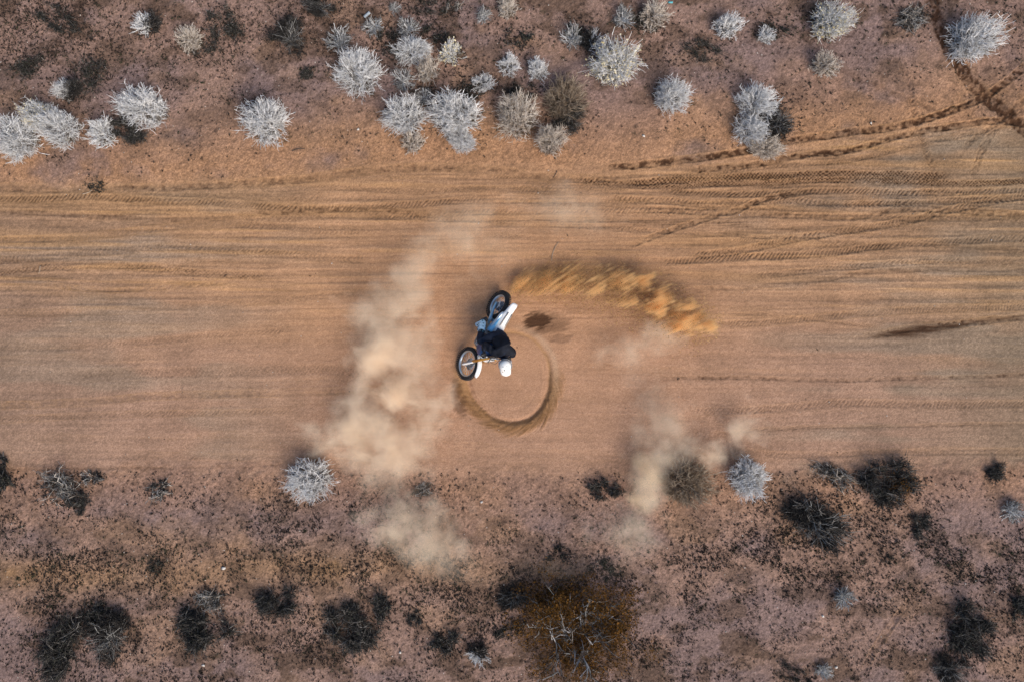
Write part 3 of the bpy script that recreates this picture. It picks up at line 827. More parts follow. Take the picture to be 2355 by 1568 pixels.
for i, (bx, by, bw, bh, kd, turn, lab) in enumerate(BUSHES):
    sm = bw < 80
    k_ = use.get((kd, sm), 0) % NV[kd]; use[(kd, sm)] = use.get((kd, sm), 0) + 1
    if (kd, sm, k_) not in protos:
        o = protos[(kd, sm, k_)] = make_bush(kd, 200 + i, NAME[kd], sm)
    else:
        o = copy_bush(protos[(kd, sm, k_)])
    sw = bw * K; sh = bh * K
    p = at(bx, by, HK[kd] * .45 * sw)
    p.z = float(ground_z(p.x, p.y)) - .005
    o.location = p
    o.rotation_euler = (0, 0, R(turn) if turn is not None else rb.choice((0, math.pi)) + rb.uniform(-.5, .5))
    s_ = .5 * (sw + sh)
    o.scale = (sw * 1.07, sh * 1.07, s_ * rb.uniform(.9, 1.1))
    tag(o, lab, 'shrub', GROUP[kd])

# the big brown bush at the bottom: pale limbs inside a loose olive-brown crown
rg = np.random.default_rng(77)
root = empty('brown_bush')
bp_ = at(1322, 1470, .5); bp_.z = 0
root.location = bp_
tag(root, 'big olive-brown bush with bare silver limbs inside its crown, at the bottom', 'bush')
P, Rd = stems(rg, 20, 1.12, 1.12, tmin=.22, curl=.34, rad=.016, k=8, lump=8, base=.06)
b1, r1 = twigs(rg, P, 6, .52, .011, .45, 5)
b2, r2_ = twigs(rg, b1, 4, .30, .006, .6, 4)
b3, r3 = twigs(rg, b2, 2, .2, .0042, .7, 3)
link('limbs', tube_mesh('limbs', P, Rd, 5), M_limb, root)
link('branches', tube_mesh('branches', b1, r1 * .85, 4), M_greyst, root)
link('twig_sprays', mesh_np('twig_sprays', *batch_tubes(b2, r2_, 3)), M_mixd, root, False)
link('fine_twig_sprays', mesh_np('fine_twig_sprays', *batch_tubes(b3, r3, 3)), M_leafbr, root, False)
ends = np.concatenate([b3[:, -1], b3[:, 1], b2[:, -1]])
cen_ = rg.normal(0, 1, (60, 2)) * .62; amp = rg.random(60)          # sprays of leaves here and gaps there
gap = np.zeros(len(ends))
for c_, a_ in zip(cen_, amp): gap = np.maximum(gap, a_ * np.exp(-((ends[:, 0] - c_[0]) ** 2 + (ends[:, 1] - c_[1]) ** 2) / .05))
rad_ = np.hypot(ends[:, 0], ends[:, 1])
keep = rg.random(len(ends)) < np.clip((rad_ - .22) / .5, .05, 1) * (.55 + .7 * gap)
ends = ends[keep]
pts = np.repeat(ends * np.array([1.12, 1.12, 1]), 12, 0) + rg.normal(0, .06, (len(ends) * 12, 3))
q = np.hypot(pts[:, 0], pts[:, 1])
pts[:, 2] *= np.clip(.35 + .6 * q, 0, 1)
low_ = np.column_stack([rg.normal(0, .42, (9000, 2)), .03 + .22 * rg.random(9000)])   # old leaves caught in the low twigs
pts = np.concatenate([pts, low_])
pts[:, 2] = np.maximum(pts[:, 2], .02)
V_, F_ = leaf_quads(rg, pts, .019, .5)
link('leaves', mesh_np('leaves', V_, F_), M_leafbr, root, False)

# a few brown leafy twigs at the foot of the black and brown shrub
root = empty('brown_bush')
bp_ = at(2068, 1122, .2); bp_.z = 0
root.location = bp_
tag(root, 'small brown leafy bush growing through a black shrub on the right', 'bush')
P, Rd = stems(rg, 60, .42, .5, curl=.3, rad=.006, lump=5)
T, Tr = twigs(rg, P, 5, .16, .004, .7)
link('stems', tube_mesh('stems', P, Rd), M_mixd, root, False)
pts = np.repeat(np.concatenate([T[:, -1], T[:, 1]]), 3, 0); pts = pts + rg.normal(0, .025, pts.shape)
V_, F_ = leaf_quads(rg, pts, .013, .5)
link('leaves', mesh_np('leaves', V_, F_), M_leafbr, root, False)

# ---- ground litter, weeds, pebbles: nobody could count them
def scatter(n, seed, dens):
    rg = np.random.default_rng(seed)
    out = []
    while sum(map(len, out)) < n:
        x = rg.uniform(-12.2, 12.2, 40000); y = rg.uniform(-8.3, 8.3, 40000)
        d = dens(1177 + x / K, 784 - y / K)
        out.append(np.stack([x, y], 1)[rg.random(40000) < d])
    return np.concatenate(out)[:n]

def off_road(X, Y):
    nn = np.interp(X, [-400, 0, 200, 500, 800, 950, 1300, 1500, 1700, 1900, 2100, 2354, 2800], [425, 425, 425, 415, 392, 375, 385, 370, 350, 315, 295, 250, 230])
    return np.where(Y < nn, np.clip((nn - Y) / 260, 0.03, 1), np.where(Y > 1085, np.clip((Y - 1060) / 150, .2, 1), .0015))

def d_litter(X, Y):
    c = fbm(X, Y, 55, 40, 110, 3); g = fbm(X, Y, 260, 160, 114, 2)
    s_ = np.where(Y > 900, 1.0, .42 + .4 * np.clip((900 - X) / 900, 0, 1))
    return off_road(X, Y) * s_ * np.clip(sst(.34, .66, c), .12, 1) * np.clip(sst(.3, .65, g), .3, 1)
pt = scatter(50000, 41, d_litter)
rg = np.random.default_rng(42)
cl = scatter(12500, 45, d_litter)                       # dead tufts, each a pinch of flakes
hug = []                                               # what has dropped round the dark bushes
for (bx, by, bw, bh, kd, turn, lab) in BUSHES:
    if kd in ('dark', 'streak', 'sparse', 'low', 'half'):
        m_ = int(bw * bh / 55); q = rg.normal(0, 1, (m_, 2)) * np.array([bw, bh]) * .42
        hug.append(np.stack([(bx + q[:, 0] - 1177) * K, (784 - by - q[:, 1]) * K], 1))
hug = np.concatenate(hug); hy = 784 - hug[:, 1] / K
hug = hug[(hy < 395) | (hy > 1082)]
cl = np.concatenate([cl, hug])
csz = .009 + .022 * rg.random(len(cl)) ** 2.5
cl = np.repeat(cl, 7, 0) + rg.normal(0, 1, (len(cl) * 7, 2)) * np.repeat(csz, 7)[:, None]
pt = np.concatenate([pt, cl])
z = ground_z(pt[:, 0], pt[:, 1])
p3 = np.column_stack([pt, z + .006 + .012 * rg.random(len(pt)) * (np.arange(len(pt)) > 50000)])
V1, F1 = leaf_quads(rg, p3, .0155, .55)
V1[:, 2] = np.maximum(V1[:, 2], np.repeat(z, 4) + .002)
M_lit = stem_mat('dry_litter', [(.010, .008, .008), (.018, .014, .012), (.03, .022, .018), (.07, .05, .038)])
tag(link('dry_litter', mesh_np('dry_litter', V1, F1), M_lit, smooth=False), 'dark leaf and twig litter strewn over the scrub soil', 'litter', kind='stuff')

def d_weed(X, Y):
    c = fbm(X, Y, 46, 34, 120, 3)
    b_ = np.exp(-((Y - 1320 - 20 * np.sin(X / 170)) / 60) ** 2) * 1.0 + .42 * (Y > 1180) + np.where(Y < 330, .38, 0)
    return off_road(X, Y) * np.clip(b_, 0, 1) * sst(.44, .68, c)
pt = scatter(3600, 43, d_weed)
nl = 13
cen = np.repeat(pt, nl, 0)
sz = np.repeat(.014 + .036 * rg.random(len(pt)) ** 2, nl)
off = rg.normal(0, 1, (len(cen), 3)) * sz[:, None]
off[:, 2] = np.abs(off[:, 2]) * .6
p3 = np.column_stack([cen, ground_z(cen[:, 0], cen[:, 1]) + .006]) + off
V1, F1 = leaf_quads(rg, p3, .013, .5)
tag(link('low_weeds', mesh_np('low_weeds', V1, F1), M_weed, smooth=False), 'tiny dark green weeds dotted over the scrub soil', 'weeds', kind='stuff')

def ico():
    t_ = (1 + 5 ** .5) / 2
    v = np.array([(-1, t_, 0), (1, t_, 0), (-1, -t_, 0), (1, -t_, 0), (0, -1, t_), (0, 1, t_), (0, -1, -t_), (0, 1, -t_), (t_, 0, -1), (t_, 0, 1), (-t_, 0, -1), (-t_, 0, 1)], dtype=float)
    f = np.array([(0, 11, 5), (0, 5, 1), (0, 1, 7), (0, 7, 10), (0, 10, 11), (1, 5, 9), (5, 11, 4), (11, 10, 2), (10, 7, 6), (7, 1, 8), (3, 9, 4), (3, 4, 2), (3, 2, 6), (3, 6, 8), (3, 8, 9), (4, 9, 5), (2, 4, 11), (6, 2, 10), (8, 6, 7), (9, 8, 1)])
    return v / np.linalg.norm(v[0]), f
IV, IF = ico()
def stones(rg, P3, size):
    n = len(P3)
    s_ = size[:, None, None] * (1 + .28 * rg.normal(0, 1, (n, 12, 1)).clip(-1.5, 1.5)) * np.array([1, .8, .55])
    a = rg.random(n) * 2 * np.pi; ca_, sa_ = np.cos(a), np.sin(a)
    v = IV[None] * s_
    v = np.stack([v[..., 0] * ca_[:, None] - v[..., 1] * sa_[:, None], v[..., 0] * sa_[:, None] + v[..., 1] * ca_[:, None], v[..., 2]], -1) + P3[:, None]
    f = IF[None] + (np.arange(n) * 12)[:, None, None]
    return v.reshape(-1, 3), f.reshape(-1, 3)
pt = scatter(8000, 44, lambda X, Y: np.clip(off_road(X, Y), .12, 1) * .5)
sz = .004 + .014 * rg.random(len(pt)) ** 5
V1, F1 = stones(rg, np.column_stack([pt, ground_z(pt[:, 0], pt[:, 1]) + sz * .3]), sz)
M_peb = stem_mat('pebble', [(.10, .07, .055), (.22, .16, .12), (.40, .34, .28), (.58, .53, .48)])
tag(link('pebbles', mesh_np('pebbles', V1, None, F1), M_peb, smooth=False), 'small pale pebbles scattered over the soil', 'pebbles', kind='stuff')

M_stone = mat('pale_quartz', (.55, .52, .48), .8, vary=.15, scale=30, bump=.4)
for (sx, sy, ss, lab) in [(516, 1304, .045, 'white quartz stone on the ochre band, lower left, beside dark weeds'),
                          (469, 1527, .04, 'pale stone below the broad black shrub near the bottom'),
                          (1107, 1153, .035, 'pale stone at the edge of the dust south of the road'),
                          (921, 1498, .038, 'pale stone right of the triangular black shrub'),
                          (1920, 1531, .04, 'pale stone just above the small grey shrub at the bottom edge'),
                          (1890, 1414, .036, 'pale stone below the compact speckled grey shrub'),
                          (824, 300, .035, 'pinkish pale stone alone on sand left of the thicket'),
                          (1479, 314, .035, 'pale stone on bare sand between thicket and tyre tracks'),
                          (2000, 285, .03, 'pale pebble sized stone above the dark track, upper right'),
                          (1107, 1590, .035, 'pale stone at the bottom edge left of the brown bush')]:
    V1, F1 = stones(rg, np.zeros((1, 3)), np.array([ss]))
    p = at(sx, sy); p.z = float(ground_z(p.x, p.y)) + ss * .25
    tag(link('stone', mesh_np('stone', V1, None, F1), M_stone, smooth=False, loc=p), lab, 'stone', 'pale stones')

M_stick = mat('dry_stick', (.34, .27, .2), .85, vary=.25, scale=20)
M_stickd = mat('dark_stick', (.06, .045, .035), .85, vary=.25, scale=20)
for (pts_, m_, lab) in [([(1268, 600), (1270, 585), (1276, 570), (1284, 557)], M_stick, 'thin curved straw stick lying on the road above the sand spray'),
                        ([(1280, 394), (1277, 402), (1271, 410)], M_stickd, 'short dark stick on the road edge below the thicket'),
                        ([(672, 349), (684, 344), (702, 343)], M_stickd, 'dark curved stick below the lone round white shrub'),
                        ([(94, 612), (93, 622), (91, 630)], M_stick, 'small pale stick on the left part of the road'),
                        ([(190, 447), (202, 444), (213, 437)], M_stick, 'pale bent stick beside the dark plant on the road edge'),
                        ([(1950, 1100), (1990, 1112), (2040, 1135), (2070, 1150)], M_stick, 'long grey fallen branch reaching towards the black and brown shrub'),
                        ([(1930, 1085), (1970, 1110), (2010, 1122)], M_stick, 'grey fallen branch lying across the straggle of bare twigs'),
                        ([(868, 1208), (880, 1206), (890, 1209)], M_stickd, 'small dark twig right of the bright white south shrub')]:
    b_ = MB()
    L_ = []
    for q in spline(pts_, 9):
        p = at(q[0], q[1]); p.z = float(ground_z(p.x, p.y)) + .006 + .008 * rg.random(); L_.append(p)
    b_.tube(L_, np.linspace(.009, .005, 9), 6)
    tag(b_.build('stick', m_), lab, 'stick', 'fallen sticks')

M_board = mat('faded_board', (.42, .47, .5), .7, vary=.12, scale=30)
b_ = MB().box((0, 0, .02), (.16, .055, .035)).box((0, 0, .041), (.12, .03, .006))
p = at(845, 38); p.z = float(ground_z(p.x, p.y))
o = tag(b_.build('board_offcut', M_board, smooth=False, loc=p), 'small pale blue-grey board offcut beside a grey shrub at the top', 'litter')
o.rotation_euler = (0, 0, R(42))
M_cyan = mat('cyan_plastic', (.08, .38, .45), .5, vary=.1)
b_ = MB().tube([(-.05, 0, .02), (-.02, 0, .02), (.05, 0, .022)], [.014, .02, .02], 10)
p = at(1540, 9); p.z = float(ground_z(p.x, p.y))
o = tag(b_.build('plastic_scrap', M_cyan, loc=p), 'tiny cyan plastic scrap between two shrubs at the top edge', 'litter')

# ------------------------------------------------------------------ the motorcycle
LEAN, YAW, STEER = R(36), R(241.5), R(15)
RA, FA = .325, .352                                   # axle heights
ra = at1(872, 500, .27)
dirv = Vector((math.cos(YAW), math.sin(YAW), 0)); leftv = Vector((-math.sin(YAW), math.cos(YAW), 0))
BL = Vector((ra.x, ra.y, 0)) - leftv * RA * math.sin(LEAN)
gz0 = float(ground_z(BL.x, BL.y))
BL.z = gz0 + .006
bike = empty('dirt_bike', BL, (-LEAN, 0, YAW))
tag(bike, 'white and blue dirt bike with gold forks, leaned over and spinning its rear wheel', 'motorcycle')
MB_W = Matrix.Translation(BL) @ Matrix.Rotation(YAW, 4, 'Z') @ Matrix.Rotation(-LEAN, 4, 'X')

M_tyre = mat('tyre_rubber', (.018, .019, .022), .75, vary=.3, scale=14, bump=.3)
M_rim = mat('bare_alloy', (.50, .59, .67), .32, .85, vary=.1)
M_steel = mat('dull_steel', (.38, .39, .41), .4, .9, vary=.15)
M_disc = mat('disc_steel', (.5, .5, .52), .28, .9)
M_black = mat('black_plastic', (.02, .02, .022), .5, vary=.2)
M_gold = mat('gold_fork', (.62, .30, .05), .3, .55, vary=.1, coat=.3)
M_wht = mat('white_plastic', (.72, .73, .73), .4, vary=.10, scale=9, coat=.1)
M_blue = mat('blue_plastic', (.008, .055, .17), .35, vary=.12, scale=6, coat=.3)
M_lblue = mat('pale_blue_graphic', (.10, .42, .68), .4, vary=.15, scale=7)
M_pale = mat('blue_alloy', (.30, .48, .62), .35, .5, vary=.15)
M_pblue = mat('pale_panel', (.16, .46, .74), .4, vary=.35, scale=5)
M_chain = mat('chain_steel', (.2, .19, .17), .45, .8, bump=.5, scale=160)
M_dirtal = mat('dusty_alloy', (.34, .31, .28), .6, .4, vary=.3, scale=18)

ca_ = R(27)                                           # rake
axv = Vector((-math.sin(ca_), 0, math.cos(ca_)))
AX0 = Vector((1.43 - .03, 0, FA))
ST = Matrix.Translation(AX0) @ Matrix.Rotation(STEER, 4, axv) @ Matrix.Translation(-AX0)
FC = Vector((1.415, 0, FA))

def wheel(name, c, Ro, tw, Mx, rear):
    w_ = empty(name); w_.parent = bike
    b_ = MB().torus(c, Ro - tw / 2, tw / 2, 64, 12, Mx, 1.02)
    rgk = np.random.default_rng(3)
    nk = 46
    for i in range(nk):
        for j, yy in enumerate((-.42, 0, .42)):
            a = 2 * np.pi * (i + (j % 2) * .5) / nk
            rr_ = Ro - tw / 2 + tw / 2 * math.cos(math.asin(yy * .98) if abs(yy) < 1 else 0) + .004
            mm = Matrix.Translation(Vector(c)) @ Matrix.Rotation(-a, 4, 'Y') @ Matrix.Translation((rr_, yy * tw, 0))
            b_.box((0, 0, 0), (.020, tw * .26, .022), (Mx or Matrix()) @ mm, .12)
    b_.build('tyre', M_tyre, w_)
    rr_ = Ro - tw * .92
    prof = [(rr_ + .012, -tw * .36), (rr_ + .016, -tw * .30), (rr_ - .004, -tw * .12), (rr_ - .008, 0), (rr_ - .004, tw * .12), (rr_ + .016, tw * .30), (rr_ + .012, tw * .36), (rr_ - .006, tw * .34), (rr_ - .022, tw * .1), (rr_ - .022, -tw * .1), (rr_ - .006, -tw * .34)]
    a = np.arange(64) * 2 * np.pi / 64
    rings = np.array([[(c[0] + q * math.cos(t_), c[1] + y, c[2] + q * math.sin(t_)) for q, y in prof] for t_ in a])
    MB().loft(rings, False, True, Mx).build('rim', M_rim, w_)
    b_ = MB()
    for i in range(36):
        a0 = 2 * np.pi * i / 36; sgn = 1 if i % 2 else -1; a1 = a0 + (.5 if (i // 2) % 2 else -.5)
        b_.tube([(c[0] + .042 * math.cos(a1), c[1] + sgn * .036, c[2] + .042 * math.sin(a1)), (c[0] + (rr_ - .02) * math.cos(a0), c[1] + sgn * .004, c[2] + (rr_ - .02) * math.sin(a0))], .0028, 5, Mx)
    b_.build('spokes', M_rim, w_)
    MB().lathe([(.012, -.075), (.03, -.07), (.046, -.045), (.046, -.036), (.030, -.03), (.026, 0), (.030, .03), (.046, .036), (.046, .045), (.03, .07), (.012, .075)], c, 24, Mx).build('hub', M_steel, w_)
    rd = .120 if rear else .130; yd = -.058 if rear else .062
    b_ = MB().lathe([(.075, yd - .002), (rd, yd - .002), (rd, yd + .002), (.075, yd + .002)], c, 36, Mx)
    for i in range(5):
        t_ = 2 * np.pi * i / 5
        b_.tube([(c[0] + .03 * math.cos(t_), yd, c[2] + .03 * math.sin(t_)), (c[0] + .08 * math.cos(t_ + .3), yd, c[2] + .08 * math.sin(t_ + .3))], .007, 6, Mx)
    b_.build('brake_disc', M_disc, w_)
    if rear:
        b_ = MB().lathe([(.05, .058), (.118, .058), (.118, .064), (.05, .064)], c, 48, Mx)
        b_.build('sprocket', M_blue, w_)
    return w_

wheel('rear_wheel', (0, 0, RA), RA, .108, None, True)
wheel('front_wheel', (FC.x, 0, FA), FA, .086, ST, False)

# fork
for sy in (-1, 1):
    y = .098 * sy
    f0 = Vector((FC.x, y, FA))
    leg = MB().tube([f0 + axv * t_ for t_ in (-.03, -.02, .1, .28)], [.026, .03, .022, .022], 12, ST).build('fork_leg', M_steel, bike)
    MB().tube([f0 + axv * t_ for t_ in (.27, .275, .5, .505, .54, .545, .80, .81)], [.024, .029, .029, .031, .031, .029, .029, .020], 14, ST).build('outer_tube', M_gold, leg)
    g = f0 + Vector((.022, 0, 0))
    rings = []
    for t_, ww in ((-.05, .020), (-.03, .034), (.02, .040), (.12, .036), (.24, .034), (.30, .030), (.31, .02)):
        a = np.linspace(0, 2 * np.pi, 12, endpoint=False)
        cc = np.array(g + axv * t_)
        rings.append(np.stack([cc[0] + .55 * ww * np.cos(a) * math.cos(ca_), cc[1] + ww * np.sin(a) + .006 * sy, cc[2] + .55 * ww * np.cos(a) * math.sin(ca_)], 1))
    MB().loft(rings, True, False, ST).build('fork_guard', M_wht, leg)
MB().box((0, .062, FA + .1), (.05, .03, .09), ST @ Matrix.Translation((FC.x - .09, 0, 0))).build('brake_caliper', M_steel, bike)
for nm, t_ in (('lower_clamp', .56), ('upper_clamp', .77)):
    c_ = Vector((FC.x - .02, 0, FA)) + axv * t_
    b_ = MB().box((0, 0, 0), (.075, .25, .035), ST @ Matrix.Translation(c_) @ Matrix.Rotation(-ca_, 4, 'Y'), .25)
    b_.build('fork_clamp', M_steel if t_ > .6 else M_black, bike)
# front fender: a drooping blade above the tyre
rings = []
for t_ in np.linspace(0, 1, 17):
    an = R(140 - 74 * t_); rf_ = .415 + .03 * t_
    cx_, cz_ = FC.x + rf_ * math.cos(an), FA + rf_ * math.sin(an)
    ww = .060 * (max(.03, 1 - abs(2 * t_ - 1) ** 7)) ** .5
    f_ = lambda q, o_: (cx_ + math.cos(an) * (o_ - .03 * abs(q) ** 2.4), ww * q, cz_ + math.sin(an) * (o_ - .03 * abs(q) ** 2.4))
    rings.append([f_(q, .006) for q in np.linspace(-1, 1, 9)] + [f_(q, 0) for q in np.linspace(1, -1, 9)])
MB().loft(rings, True, False, ST).build('front_fender', M_wht, bike)
# number plate
c_ = Vector((FC.x + .035, 0, FA)) + axv * .70
b_ = MB()
rings = []
for q, ww in ((-.10, .06), (-.08, .085), (0, .098), (.08, .09), (.105, .07)):
    rings.append([(c_.x + axv.x * q + .012 * math.cos(u_ * np.pi / 2), ww * u_, c_.z + axv.z * q) for u_ in np.linspace(-1, 1, 7)] + [(c_.x + axv.x * q - .006 + .012 * math.cos(u_ * np.pi / 2), ww * u_, c_.z + axv.z * q) for u_ in np.linspace(1, -1, 7)])
b_.loft(rings, True, False, ST).build('number_plate', M_wht, bike)
# handlebar
hb = Vector((FC.x - .005, 0, FA)) + axv * .84
bar_pts = [(-.05, -.40, .06), (-.035, -.27, .055), (-.012, -.14, .045), (0, -.07, .0), (0, .07, .0), (-.012, .14, .045), (-.035, .27, .055), (-.05, .40, .06)]
bp_ = np.array(spline([(p_[1], p_[2]) for p_ in bar_pts], 36)); bx_ = np.array(spline([(p_[1], p_[0]) for p_ in bar_pts], 36))[:, 1]
BAR = np.stack([hb.x + bx_, bp_[:, 0], hb.z + bp_[:, 1]], 1)
hbar = MB().tube(BAR, .0125, 10, ST).tube([(hb.x - .012, -.14, hb.z + .047), (hb.x - .012, .14, hb.z + .047)], .008, 8, ST).build('handlebar', M_black, bike)
MB().box((hb.x - .012, 0, hb.z + .05), (.04, .2, .045), ST, .4).build('bar_pad', M_wht, hbar)
GRIP = {}
for sy in (-1, 1):
    i0, i1 = (0, 5) if sy < 0 else (30, 35)
    g0, g1 = Vector(BAR[i0]), Vector(BAR[i1])
    MB().tube([g0, g0 * .5 + g1 * .5, g1], [.018, .017, .019], 12, ST).build('grip', M_black, hbar)
    GRIP[sy] = ((MB_W @ ST @ ((g0 + g1) / 2)), (MB_W.to_3x3() @ ST.to_3x3() @ (g1 - g0)).normalized())
    m_ = (g1 if sy < 0 else g0); e_ = (g0 if sy < 0 else g1)
    lv = [m_ + Vector((.015, 0, 0)), m_ + Vector((.055, .02 * sy, 0)), (m_ + e_) / 2 + Vector((.062, .0, 0)), e_ + Vector((.05, .0, 0))]
    MB().tube(lv, [.008, .007, .006, .007], 8, ST).build('lever', M_rim, hbar)
    MB().box(tuple(m_ + Vector((.012, -.02 * sy, .012))), (.05, .04, .035), ST, .3).build('lever_perch', M_steel, hbar)
# cables looping from the bars
b_ = MB()
for sy, o_ in ((-1, .0), (-1, .03), (1, .02)):
    q = spline([(hb.x, .12 * sy), (hb.x + .12, .10 * sy + o_), (hb.x + .10, .02 * sy), (hb.x - .05, .05 * sy)], 20)
    zz = np.linspace(hb.z + .05, hb.z - .2, 20)
    b_.tube(np.stack([q[:, 0], q[:, 1], zz], 1), .005, 6, ST)
b_.build('cables', M_black, bike)

# frame, engine, swingarm
b_ = MB()
for sy in (-1, 1):
    b_.tube([(1.12, .03 * sy, .92), (1.0, .09 * sy, .86), (.75, .115 * sy, .72), (.50, .10 * sy, .50), (.45, .095 * sy, .36)], [.03, .032, .034, .034, .03], 10)
    b_.tube([(1.12, .025 * sy, .82), (1.05, .06 * sy, .55), (.95, .07 * sy, .30), (.60, .08 * sy, .27), (.45, .09 * sy, .34)], .018, 8)
    b_.tube([(.62, .07 * sy, .74), (.30, .06 * sy, .84), (.05, .05 * sy, .86)], .014, 8)
    b_.tube([(.50, .08 * sy, .52), (.28, .06 * sy, .82)], .014, 8)
b_.tube([(1.12, 0, .72), (1.05, 0, .98)], .035, 12)
b_.build('frame', M_dirtal, bike)
b_ = MB()
b_.box((.68, 0, .40), (.40, .20, .22), None, .3).box((.82, 0, .58), (.17, .16, .22), Matrix.Translation((.82, 0, .58)) @ Matrix.Rotation(R(12), 4, 'Y') @ Matrix.Translation((-.82, 0, -.58)), .2)
b_.lathe([(.02, -.14), (.09, -.135), (.10, -.10), (.10, .10), (.085, .135), (.02, .14)], (.66, 0, .40), 24)
for i in range(6):
    b_.box((.80, 0, .50 + i * .033), (.21, .19, .008), None, .2)
b_.build('engine', M_dirtal, bike)
b_ = MB()
for sy in (-1, 1):
    b_.tube([(.50, .07 * sy, .43), (.30, .10 * sy, .42), (.08, .095 * sy, .345), (-.05, .09 * sy, .325)], [.030, .034, .028, .022], 10, None, True, 1.4)
b_.box((.34, 0, .43), (.08, .18, .06), None, .3)
b_.tube([(-.01, -.12, RA), (-.01, .12, RA)], .012, 10)
b_.build('swingarm', M_pale, bike)
MB().tube([(.42, 0, .78), (.36, 0, .50)], [.035, .035], 12).tube([(.40, 0, .72), (.37, 0, .52)], [.05, .05], 14).build('rear_shock', M_blue, bike)
b_ = MB()
for zz0, zz1 in ((.46, RA + .118), (.36, RA - .118)):
    b_.box((.25, .061, (zz0 + zz1) / 2), (.56, .012, .016), Matrix.Translation((.25, .061, (zz0 + zz1) / 2)) @ Matrix.Rotation(-math.atan2(zz0 - zz1, .53), 4, 'Y') @ Matrix.Translation((-.25, -.061, -(zz0 + zz1) / 2)))
b_.build('chain', M_chain, bike)
# exhaust and silencer on the high side
MB().tube([(.88, -.02, .60), (.97, -.07, .56), (.95, -.11, .44), (.82, -.12, .42), (.68, -.13, .54), (.52, -.12, .66)], [.024, .026, .028, .028, .026, .024], 14).build('exhaust_pipe', M_steel, bike)
MB().tube([(.50, -.12, .66), (.46, -.12, .675), (.20, -.115, .74), (.14, -.115, .755), (.09, -.11, .765)], [.022, .040, .040, .032, .014], 14).build('silencer', M_rim, bike)
# bodywork
def panel(rings, nm, m_, par=bike): return MB().loft(rings, True, False, None).build(nm, m_, par)
rings = []
for t_ in np.linspace(0, 1, 16):        # rear fender, from under the seat to its tail
    x = .56 - .73 * t_; zc = .84 + .055 * t_ - .02 * math.sin(t_ * np.pi)
    ww = np.interp(t_, [0, .25, .62, .66, .95, 1], [.150, .145, .122, .100, .086, .068])
    dp = np.interp(t_, [0, .3, .62, 1], [.12, .115, .085, .030])
    qs = np.linspace(-1, 1, 11)
    rings.append([(x - .012 * (1 - q * q) * (t_ > .97), ww * q, zc - dp * abs(q) ** 3) for q in qs] + [(x, ww * q * .95, zc - .006 - dp * abs(q) ** 3) for q in qs[::-1]])
rf = panel(rings, 'rear_fender', M_wht)
for sy in (-1, 1):
    rings = []
    for t_ in np.linspace(0, 1, 9):
        x = .58 - .48 * t_; z1 = .80 - .015 * t_; z0 = np.interp(t_, [0, .4, 1], [.56, .60, .74])
        yy = ((.150 - .036 * t_) if sy < 0 else (.128 - .036 * t_)) * sy
        rings.append([(x, yy * .86, z0), (x, yy * 1.04, z0 + .02), (x, yy * 1.08, (z0 + z1) / 2), (x, yy * 1.0, z1 - .01), (x, yy * .92, z1), (x, yy * .90, (z0 + z1) / 2)])
    sp_ = panel(rings, 'side_panel', M_wht if sy > 0 else M_pblue)
    rings = []
    for t_ in np.linspace(0, 1, 9):      # radiator shroud
        x = 1.12 - .44 * t_; z1 = np.interp(t_, [0, 1], [.90, .86]); z0 = np.interp(t_, [0, .35, 1], [.66, .52, .76])
        yy = np.interp(t_, [0, .3, 1], [.135, .145, .115]) * sy
        rings.append([(x, yy * .9, z0), (x, yy * 1.02, z0 + .02), (x, yy * 1.04, (z0 + z1) / 2), (x, yy * .9, z1), (x, yy * .84, z1 - .01), (x, yy * .92, (z0 + z1) / 2)])
    panel(rings, 'radiator_shroud', M_blue)
    MB().box((1.0, .095 * sy, .66), (.06, .08, .26), Matrix.Translation((1.0, .13 * sy, .66)) @ Matrix.Rotation(-R(14), 4, 'Y') @ Matrix.Translation((-1.0, -.13 * sy, -.66)), .2).build('radiator', M_dirtal, bike)
    b_ = MB().box((.47, .19 * sy, .335), (.06, .11, .018), None, .3)
    for i in range(4): b_.box((.447 + .015 * i, .20 * sy, .350), (.005, .09, .012), None, .2)
    b_.build('footpeg', M_steel, bike)
rings = []
for t_ in np.linspace(0, 1, 12):         # tank
    x = 1.08 - .42 * t_; zt = np.interp(t_, [0, .3, 1], [.93, .985, .90]); ww = np.interp(t_, [0, .3, 1], [.07, .13, .09])
    a = np.linspace(0, 2 * np.pi, 16, endpoint=False)
    rings.append(np.stack([np.full(16, x), ww * np.cos(a), zt - .10 + .10 * np.sin(a)], 1))
tk = panel(rings, 'fuel_tank', M_blue)
MB().lathe([(.03, 0), (.03, .022), (.022, .03)], (0, 0, 0), 16, Matrix.Translation((.96, 0, .98)) @ Matrix.Rotation(R(90), 4, 'X')).build('filler_cap', M_black, tk)
rings = []
for t_ in np.linspace(0, 1, 14):         # seat
    x = .98 - .54 * t_; zt = np.interp(t_, [0, .3, .7, 1], [.97, .915, .915, .905]); ww = np.interp(t_, [0, .4, .8, 1], [.06, .085, .105, .085])
    a = np.linspace(0, 2 * np.pi, 16, endpoint=False)
    rings.append(np.stack([np.full(16, x), ww * np.sign(np.cos(a)) * np.abs(np.cos(a)) ** .7, zt - .055 + .055 * np.sign(np.sin(a)) * np.abs(np.sin(a)) ** .7], 1))
panel(rings, 'seat', mat('seat_cover', (.012, .035, .085), .7, vary=.2, bump=.4, scale=90))
b_ = MB().tube([(.35, -.09, .78), (.35, .09, .78)], .012, 8)
rings = []
for t_ in np.linspace(0, 1, 6):          # inner mud guard in front of the rear wheel
    a = R(38 + 62 * t_); q = RA + .05
    rings.append([(q * math.cos(a), -.075, RA + q * math.sin(a)), (q * math.cos(a), .075, RA + q * math.sin(a)), ((q + .012) * math.cos(a), .075, RA + (q + .012) * math.sin(a)), ((q + .012) * math.cos(a), -.075, RA + (q + .012) * math.sin(a))])
